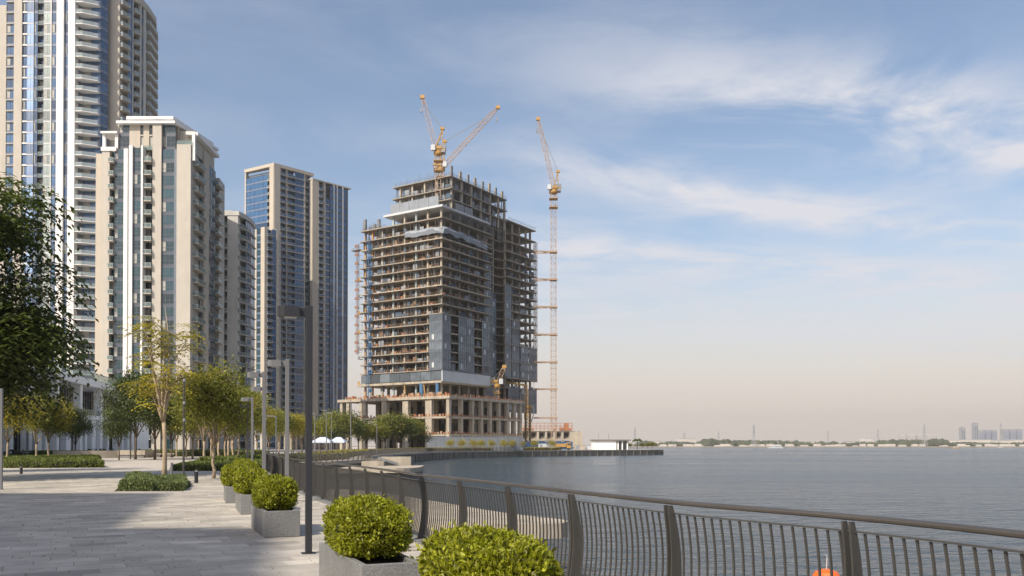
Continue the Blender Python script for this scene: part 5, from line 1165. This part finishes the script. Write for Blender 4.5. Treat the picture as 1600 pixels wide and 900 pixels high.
row = [('a', 319, 77, 1.0, 'pale trunked tree at the front left of the promenade grove'), ('c', 342, 88, 1.03, 'second tree of the grove, behind the leaning slim trunk'), ('b', 352, 92, 1.05, 'third tree of the grove, left of the lamp posts'),
       ('a', 357, 101, 1.1, 'fourth tree of the grove from the left'), ('c', 364, 106, 1.12, 'fifth tree of the grove from the left'), ('b', 373, 116, 1.3, 'tall bushy tree where the grove meets the lamp posts'),
       ('a', 385, 132, 1.3, 'sixth tree of the grove, behind the thin lamp posts'), ('c', 301, 118, 1.1, 'grove tree just right of the thin dark pole'), ('b', 291, 132, 1.2, 'grove tree behind the thin dark pole'), ('a', 276, 140, 1.1, 'grove tree behind the island tree'),
       ('a', 330, 125, 1.25, 'rear grove tree in the middle of the crowns'), ('c', 340, 150, 1.3, 'rearmost grove tree under the small cream tower'), ('b', 310, 150, 1.25, 'rear grove tree left of the middle'), ('c', 402, 150, 1.15, 'grove tree left of the second lamp post'), ('a', 420, 160, 1.1, 'tree between the third and second lamp posts'),
       ('b', 436, 170, 1.2, 'tree behind the second lamp post'), ('c', 458, 175, 1.1, 'tree just left of the big lamp post'), ('f', 472, 185, .95, 'tree behind the big lamp post'), ('b', 362, 175, 1.4, 'tall crown at the back of the grove below the small cream tower')]
for k_, px, D, s_, lb in row: tree(k_, px, D, s_, lb, G1)
G2 = 'dark trees before the white colonnade'
for k_, px, D, s_, lb in (('a', 57, 93, .9, 'left tree of the pair in the long hedge bed'), ('c', 76, 95, .92, 'right tree of the pair in the long hedge bed'), ('c', 12, 84, .95, 'yellow green tree at the left edge behind the dark crown'), ('d', 118, 135, .82, 'small dark tree under the white canopy'),
    ('d', 186, 106, .7, 'small dark tree left of the island tree'), ('d', 212, 112, 1.22, 'tall dark tree with thin trunk behind the island tree'), ('d', 242, 108, 1.1, 'dark tree directly behind the island tree trunk'), ('d', 268, 128, .95, 'dark tree right behind the island tree')): tree(k_, px, D, s_, lb, G2)
G3 = 'trees on the quay before the unfinished tower'
q3 = [(500, 205, .95, 'f'), (512, 214, 1.05, 'g'), (530, 222, 1.25, 'f'), (545, 226, 1.15, 'g'), (560, 232, 1.0, 'f'), (573, 236, .95, 'g'), (588, 232, .95, 'f'), (602, 236, 1.1, 'g'), (614, 238, 1.25, 'f'), (627, 240, 1.2, 'g'), (640, 244, 1.15, 'f'), (655, 248, .92, 'g'), (537, 250, 1.4, 'g'), (620, 258, 1.3, 'g'), (597, 262, 1.2, 'f')]
onames = ['leftmost', 'second', 'third', 'fourth', 'fifth', 'sixth', 'seventh', 'eighth', 'ninth', 'tenth', 'eleventh', 'rightmost']
for i, (px, D, s_, k_) in enumerate(q3): tree(k_, px, D, s_, (onames[i] + ' tree of the quay row before the unfinished tower') if i < 12 else ['tall tree behind the third tree of the quay row', 'tall tree behind the ninth tree of the quay row', 'tree behind the eighth tree of the quay row'][i - 12], G3)
for X, D, lb in ((-29, 43, 'dark tree just out of view left of the lamp post'), (-38, 56, 'dark tree just out of view left of the long hedge bed'), (-33, 36, 'dark tree out of view left of the paving'), (-44, 50, 'second dark tree out of view left of the hedge bed'), (-52, 66, 'third dark tree out of view before the white colonnade')): tree('d', 0, D, 1.2, lb, 'trees outside the left edge', X=X)
# small yellow green shade trees on the planted quay strip
smt = tree_meshes(31, 4, 1.6, 1.7, .5, 2.7, 4, 40, 30, .34, ('bark', 'lyel'), .09, 6)
TK['s'] = smt
for i, px in enumerate((704, 722, 739, 752, 768, 787, 800, 815, 835, 862)):
    tree('s', px, 290 + (px - 700) * .28, 1.0, ['first', 'second', 'third', 'fourth', 'fifth', 'sixth', 'seventh', 'eighth', 'ninth', 'tenth'][i] + ' small flat topped tree from the left on the quay strip by the hoarding', 'small trees before the hoarding', sx=.72)
# palm at the end of the quay and bushes
o = empty('palm_tree', (GX(995.5, 386), 386, 0), 0, 'small palm tree near the right end of the quay', 'palm')
MB().tube([(0, 0, 0), (.1, 0, 2), (0, 0, 4)], [.2, .16, .15], 7).build('trunk', M['barkd'], o); m = MB()
for i in range(16):
    a = i * .7; d = Vector((math.cos(a), math.sin(a), 0)); el_ = rnd(.1, .9); m.tube([(0, 0, 4), tuple(d * .9 + Vector((0, 0, 4 + el_))), tuple(d * 1.9 + Vector((0, 0, 3.9 + el_ * .4))), tuple(d * 2.3 + Vector((0, 0, 3.2 + el_ * .2)))], [.05, .28, .2, .03], 4)
m.build('crown', M['ldark'], o)
for i, (px, lb) in enumerate(((1004, 'low dark shrub right of the small palm'), (1012, 'middle shrub near the tip of the quay'), (1019, 'last shrub at the tip of the quay'), (985, 'dark shrub between the kiosk and the palm'), (975, 'shrub against the kiosk glazing'))): tree('f', px, 388, .34 + .03 * (i % 3), lb, 'shrubs near the quay end')
# hedges ------------------------------------------------------------------------
def inpoly(x, y, P):
    c = False; n = len(P)
    for i in range(n):
        x1, y1 = P[i]; x2, y2 = P[(i + 1) % n]
        if (y1 > y) != (y2 > y) and x < (x2 - x1) * (y - y1) / (y2 - y1) + x1: c = not c
    return c
def hedge(P, h_, n, leaf, mt, label, lump=.1, seed=1, stuffk=None, group='planted hedge beds', tuft=.5, edge_w=.55):
    r = random.Random(seed); xs_ = [p[0] for p in P]; ys_ = [p[1] for p in P]; C = []; Dd = []; Nn = []; tn = []
    E = [(Vector(P[i]), Vector(P[(i + 1) % len(P)])) for i in range(len(P))]; LT = sum((b_ - a).length for a, b_ in E); ar = abs(sum(a.x * b_.y - b_.x * a.y for a, b_ in E)) / 2
    frac = LT * h_ * 1.6 / (LT * h_ * 1.6 + ar)
    def hh(x, y): return h_ * (1 + lump * mnoise.noise(Vector((x * .9, y * .9, seed))) + lump * .7 * mnoise.noise(Vector((x * 2.7, y * 2.7, seed))))
    def ed(x, y): return min(((Vector((x, y)) - a) - (b_ - a) * max(0, min(1, (Vector((x, y)) - a).dot(b_ - a) / (b_ - a).length_squared))).length for a, b_ in E)
    while len(C) < n:
        if r.random() < frac:
            t = r.random() * LT
            for a, b_ in E:
                l = (b_ - a).length
                if t < l: break
                t -= l
            q_ = a.lerp(b_, t / l); nn_ = Vector(((b_ - a).y, -(b_ - a).x)).normalized(); c0 = q_ + nn_ * .05
            if inpoly(c0.x, c0.y, P): nn_ = -nn_
            zf = r.random(); z = hh(q_.x, q_.y) * zf * .95; ins = r.uniform(-.04, .12) + .22 * zf ** 3; p = q_ - nn_ * ins; C.append((p.x, p.y, z)); Dd.append((nn_.x * .6 + r.gauss(0, .4), nn_.y * .6 + r.gauss(0, .4), tuft + r.random() * .6)); Nn.append((nn_.x + r.gauss(0, .4), nn_.y + r.gauss(0, .4), .5))
        else:
            x, y = r.uniform(min(xs_), max(xs_)), r.uniform(min(ys_), max(ys_))
            if not inpoly(x, y, P): continue
            e_ = ed(x, y); f = 1 - .3 * math.exp(-e_ / .12)
            C.append((x, y, hh(x, y) * f - r.random() ** 2 * .1)); Dd.append((r.gauss(0, .5), r.gauss(0, .5), tuft + r.random() * .8)); Nn.append((r.gauss(0, 1), r.gauss(0, 1), .4))
        tn.append(max(.4, r.gauss(1, .22)))
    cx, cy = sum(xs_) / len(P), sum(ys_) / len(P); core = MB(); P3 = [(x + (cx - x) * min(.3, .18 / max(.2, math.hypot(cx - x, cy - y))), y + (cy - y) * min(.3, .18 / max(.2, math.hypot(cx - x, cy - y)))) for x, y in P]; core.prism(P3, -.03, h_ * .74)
    ln = leaf * np.random.default_rng(seed).uniform(.7, 1.3, n)
    me = leafmesh('hedge', C, Dd, Nn, ln, ln * .42, [M[mt], M['core']], np.array(tn), core); o = link('hedge', me); return tag(o, label, 'hedge', group)
def Gp(px, py): D = GD(py); return (GX(px, D), D)
hedge([(-15.2, 33), (-13.9, 32.9), (-14.3, 36.3), (-15.6, 37.0), (-17.2, 41.0), (-18.8, 42), (-17.1, 38)], .47, 26000, .095, 'lgrass', 'bushy grey green planting island round the slender tree', .28, 3)
hedge([(-13.9, 33.1), (-12.75, 33.2), (-14.1, 37.2), (-16.1, 42.0), (-17.1, 41.0), (-15.0, 36.8)], .36, 11000, .095, 'lgrass', 'small right hand clump of the planting island beside the thin pole', .3, 4)
k_ = MB().prism([(-15.3, 32.85), (-12.65, 32.8), (-13.9, 37), (-16.0, 42.4), (-19.2, 42.6), (-17.3, 37.8)], -.03, .012).build('island_soil', M['soil']); tag(k_, kind='structure')
hedge([(-40.5, 68), (-36.5, 68.5), (-33.2, 69.5), (-40, 82), (-52, 108), (-64, 108), (-52, 84)], .62, 15000, .2, 'lhedge', 'long dark hedge bed round two trees on the left of the plaza', .06, 5)
hedge([(-23.6, 59), (-20.3, 59.2), (-18.0, 64.2), (-21.2, 76), (-26.2, 98), (-31, 112), (-36.5, 112), (-33, 92), (-27.5, 74)], .5, 16000, .18, 'lhedge', 'bright green hedge bed under the promenade grove', .1, 6)
hedge([(-80, 132), (-66, 130), (-63, 134), (-70, 142), (-80, 142)], .9, 4000, .32, 'lhedge', 'dark hedge behind the low curved wall before the colonnade', .06, 7)
hedge([(-62, 140), (-42, 146), (-43, 150), (-64, 146)], 1.0, 4000, .35, 'lhedge', 'hedge strip behind the stone benches', .06, 8)
def strip_hedge(s0, s1, d0, d1, h_, n, leaf, mt, lb, seed):
    P = [off(s0 + (s1 - s0) * i / 10, d0) for i in range(11)] + [off(s1 - (s1 - s0) * i / 10, d1) for i in range(11)]; hedge(P, h_, n, leaf, mt, lb, .12, seed)
strip_hedge(s_of(72), s_of(100), -5.5, -3.0, .75, 6000, .3, 'lhedge', 'green hedge behind the curved cove railing, left part', 9)
strip_hedge(s_of(101), s_of(232), -6, -3.2, .95, 7000, .42, 'lyel', 'yellow green hedge on the quay below the tree row', 10)
strip_hedge(s_of(236), s_of(345), -7, -3.5, 1.1, 9000, .5, 'lyel', 'long yellow green hedge along the quay before the hoarding', 11)
# lamp posts ---------------------------------------------------------------------
def lamp(x, y, rz, label, dark, hd=.5):
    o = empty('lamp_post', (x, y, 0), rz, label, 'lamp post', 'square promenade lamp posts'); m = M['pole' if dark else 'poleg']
    p = MB().bev(-.052, -.052, 0, .052, .052, 4.03, .006); p.build('post', m, o)
    h_ = MB(); n = 8; vs = []   # head with rounded nose, carried on a short neck
    h_.box(-.16, -.05, 3.85, -.0525, .05, 3.99)
    pts = [(-.161, -.10), (-.161, .10)] + [(-hd + .10 - .10 * math.sin(math.pi * t / 6 * 1.0) , .10 * math.cos(math.pi * t / 6)) for t in range(7)]
    h_.prism(pts, 3.835, 4.0); h_.build('lamp_head', m, o)
    MB().box(-hd + .1, -.07, 3.822, -.2, .07, 3.8345).build('diffuser', M['lens'], o)
    MB().box(-.11, -.11, 0, .11, .11, .012).build('base_plate', m, o)
    MB().box(-.02, -.056, .5, .02, -.0525, .62).build('access_hatch', m, o)
    return o
lamp(-3.31, 13.9, R(20), 'big dark square lamp post nearest to the viewer', True)  # shade on this post is put in by its darker paint
lamp(-5.93, 22.5, R(16), 'second square lamp post, light grey, left of the big dark one', False); lamp(-7.62, 26.2, R(18), 'third square lamp post from the viewer, light grey', False)
lamp(-9.45, 32.6, R(18), 'fourth square lamp post, almost behind the third', False); lamp(-12.15, 39.9, R(18), 'fifth square lamp post, slim in the distance', False); lamp(-14.4, 46.5, R(18), 'sixth square lamp post, farthest of the row', False)
lamp(-20.35, 34.0, R(8), 'square lamp post at the left frame edge, its head hidden in the dark foliage', False)
def pole(px, D, h_, r_, label, heads=1, m='poleg'):
    o = empty('light_pole', (GX(px, D), D, 0), 0, label, 'light pole', 'slim round light poles'); MB().tube([(0, 0, 0), (0, 0, h_ * .45), (0, 0, h_)], [r_, r_ * .9, r_ * .75], 10, cap=True).build('shaft', M[m], o)
    if heads == 2: MB().bar((-1.1, 0, h_ * .53), (1.1, 0, h_ * .53), .1, .14).box(-1.5, -.2, h_ * .53 + .02, -.6, .2, h_ * .53 + .2).box(.5, -.2, h_ * .53 + .02, 1.4, .2, h_ * .53 + .2).build('cross_arm', M['panelw'], o)
    elif heads == 1:
        for k_, z in enumerate((.97, .76, .6)): MB().tube([(.04, -.05, h_ * z), (.1, -.2, h_ * z - .12)], .06, 8).build('spotlight', M['steel'], o)
    elif heads == 3: MB().bar((0, 0, h_), (-.9, 0, h_ + .05), .1, .1).build('arm', M[m], o)
    MB().lathe([(r_ * 1.8, 0), (r_ * 1.8, .03), (r_, .05)], 12).build('base', M[m], o)
pole(287, 39.5, 4.95, .055, 'thin dark pole with spotlights at the right of the planting island', 1, 'rail'); pole(268.5, 43, .9, .08, 'short grey bollard post beside the slender tree trunk', 0)
pole(43, 128, 9.0, .16, 'tall pale light pole behind the long hedge bed', 2); pole(204, 112, 5.6, .08, 'left one of two thin dark poles before the colonnade', 0, 'rail'); pole(210.5, 113, 6.2, .08, 'right one of two thin dark poles before the colonnade', 0, 'rail')
pole(431.5, 74, 4.3, .06, 'slim pole between the second and third lamp posts', 3); pole(492, 92, 5.2, .07, 'slim pole just right of the big lamp post', 3); pole(510, 140, 7.5, .09, 'slim pole with arm left of the canvas canopy', 3); pole(548, 150, 10.0, .1, 'tall thin pole behind the far railing', 0)
pole(589, 150, 5.5, .08, 'thin pole at the end of the cove railing', 3); pole(518, 160, 8, .09, 'slim pole in front of the canvas canopy', 3); pole(397, 88, 4.4, .05, 'faint slim pole behind the fifth lamp post', 3)
# leaning bare trunk of a young tree
tree('b', 334, 46, .80, 'young tree with thin leaning trunk before the green hedge bed', G1, 1.0)
# bollards
for x, y, h_, lb in ((GX(307, 40), 40, .66, 'dark cylindrical bollard right of the planting island'), (GX(33.5, 53), 53, .5, 'short bollard before the long hedge bed on the left')):
    o = empty('bollard', (x, y, 0), 0, lb, 'bollard'); MB().lathe([(.085, 0), (.085, h_ * .82), (.07, h_ * .83), (.07, h_ * .9), (.09, h_ * .91), (.085, h_)], 16).build('body', M['pole'], o); MB().lathe([(.071, h_ * .832), (.071, h_ * .898)], 16).build('light_ring', M['lens'], o)
# low curved walls and benches before the colonnade
o = empty('curved_wall', (0, 0, 0), 0, 'low pale curved wall before the colonnade', 'low wall'); at_, Sw, _, _ = spline([(-64, 118), (-64, 119), (-60, 121), (-56, 125), (-54.5, 130), (-55, 133), (-55, 134)], .5)
m = MB(); 
for i in range(10):
    a, da = at_(Sw * i / 10); b_, db = at_(Sw * (i + 1) / 10); m.prism([(a.x, a.y), (b_.x, b_.y), (b_.x - db.y * .5, b_.y + db.x * .5), (a.x - da.y * .5, a.y + da.x * .5)], 0, 1.05)
m.build('wall', M['concc'], o)
for i, (px, D, lb) in enumerate(((183, 128, 'left stone bench block before the dark hedge'), (232, 130, 'middle stone bench before the hedge strip'), (252, 131, 'right stone bench behind the island tree'), (207, 124, 'white stone block behind the two thin poles'))):
    o = empty('stone_bench', (GX(px, D), D, 0), R(4), lb, 'bench'); w_ = 2.0 if i < 3 else 1.9; MB().box(-w_, -.4, .42, w_, .4, .6 if i < 3 else 1.1).build('seat', M['concc'], o); MB().box(-w_ + .2, -.3, 0, w_ - .2, .3, .418).build('base', M['plant'], o)
# motorcycles parked in front of the colonnade
def moto(px, D, rz, lb):
    o = empty('motorcycle', (GX(px, D), D, 0), rz, lb, 'motorcycle', 'scooters parked before the colonnade')
    for x in (-.72, .72):
        w_ = MB().lathe([(.33, -.06), (.36, -.03), (.36, .03), (.33, .06)], 16); w_.v = [(a + x, c_, b_ + .36) for a, b_, c_ in w_.v]; w_.build('wheel', M['rubber'], o)
    MB().prism([(-.9, -.14), (.2, -.14), (.3, .14), (-.9, .14)], .5, .86).build('body', M['blackp'], o); MB().bar((-.85, 0, .9), (.1, 0, .9), .3, .14).build('seat', M['rubber'], o)
    MB().bar((.72, 0, .4), (.42, 0, 1.15), .1, .12).build('fork', M['steel'], o); MB().add([(.38, -.2, .55), (.38, .2, .55), (.62, .18, 1.2), (.62, -.18, 1.2), (.45, 0, .5), (.55, 0, 1.25)], [(0, 4, 5, 3), (4, 1, 2, 5), (0, 1, 4), (3, 5, 2), (0, 3, 2, 1)]).build('fairing', M['blackp'], o)
    MB().bar((.42, -.36, 1.12), (.42, .36, 1.12), .04, .04).box(.4, -.38, 1.2, .43, -.26, 1.33).box(.4, .26, 1.2, .43, .38, 1.33).build('handlebar', M['steel'], o); MB().box(-1.05, -.2, .9, -.65, .2, 1.25).build('top_box', M['blackp'], o)
for i, (px, D, rz, lb) in enumerate(((146, 138, 1.3, 'leftmost scooter, seen end on beside the wide white column'), (166, 140, .5, 'second scooter, parked before the white fin wall'), (226, 142, .3, 'scooter parked before the white end wall'), (8, 118, .4, 'dark scooter at the far left under the colonnade'), (30, 119, .2, 'dark scooter left of the pale light pole'), (171, 141, .7, 'scooter half hidden right of the second one'))): moto(px, D, rz, lb)
# canvas canopies
for px0, px1, D, lb in ((489.5, 519, 165, 'blue white canvas canopy with flat valance right of the big lamp post'), (517, 541, 168, 'blue white peaked canopy, right hand one')):
    x0, x1 = GX(px0, D), GX(px1, D); zt_ = GZ(690, D); o = empty('canopy_tent', ((x0 + x1) / 2, D, 0), 0, lb, 'canopy'); w_ = (x1 - x0) / 2; zp = GZ(683, D)
    MB().add([(-w_, -1.8, zt_), (w_, -1.8, zt_), (w_, 1.8, zt_), (-w_, 1.8, zt_), (-w_ * .3, 0, zp), (w_ * .3, 0, zp)], [(0, 1, 5, 4), (2, 3, 4, 5), (1, 2, 5), (3, 0, 4), (3, 2, 1, 0)]).build('canvas_roof', M['cloth'], o)
    for x in (-w_ + .1, w_ - .1):
        for y in (-1.7, 1.7): MB().tube([(x, y, 0), (x, y, zt_)], .05, 6).build('leg', M['steel'], o)
    MB().box(-w_, -1.83, zt_ - .25, w_, -1.8, zt_ + .01).build('valance', M['cloth'], o)
# buoy
o = empty('mooring_buoy', (9.75, 26.5, WZ - .24), 0, 'orange mooring buoy with a white staff floating behind the railing at the bottom edge', 'buoy')
MB().lathe([(.12, -.25), (.36, -.12), (.46, .1), (.45, .3), (.34, .48), (.14, .56), (.05, .57)], 12).build('float', M['red'], o)
MB().tube([(0, 0, .56), (.02, 0, .95), (-.03, 0, 1.02)], [.014, .012, .008], 6).build('staff', M['ropew'], o)
# windblown leaves lying on the paving
lt = np.random.default_rng(9); n_ = 900; C = []
while len(C) < n_:
    y = 8 + 34 * lt.random() ** 1.3; x = lt.uniform(-.6 * y, EX[int(y * 2)] - .3)
    C.append((x, y, .006))
C = np.array(C); D_ = lt.normal(0, 1, (n_, 3)) * np.array([1, 1, .12]); N_ = lt.normal(0, .25, (n_, 3)) + np.array([0, 0, 1])
M['litter'] = mat('dry leaf', (.20, .13, .05), .8, .3, 2, tone=True)
fl_ = link('fallen_leaves', leafmesh('fallen_leaves', C, D_, N_, lt.uniform(.03, .07, n_), lt.uniform(.015, .03, n_), [M['litter']], lt.uniform(.5, 1.6, n_))); tag(fl_, kind='stuff')
# ------------------------------------------------------------------ haze of the dusty air
hz = MB().box(-1500, -300, WZ - 3.5, 3600, 5200, 185).build('haze', []); hz['kind'] = 'stuff'
hm_ = bpy.data.materials.new('haze air'); hm_.use_nodes = True; t = hm_.node_tree
for n in list(t.nodes): t.nodes.remove(n)
o_ = t.nodes.new('ShaderNodeOutputMaterial'); pv_ = t.nodes.new('ShaderNodeVolumePrincipled'); pv_.inputs['Color'].default_value = (1, .95, .90, 1); pv_.inputs['Density'].default_value = .00012; pv_.inputs['Anisotropy'].default_value = .3
t.links.new(pv_.outputs[0], o_.inputs['Volume']); hz.data.materials.append(hm_)
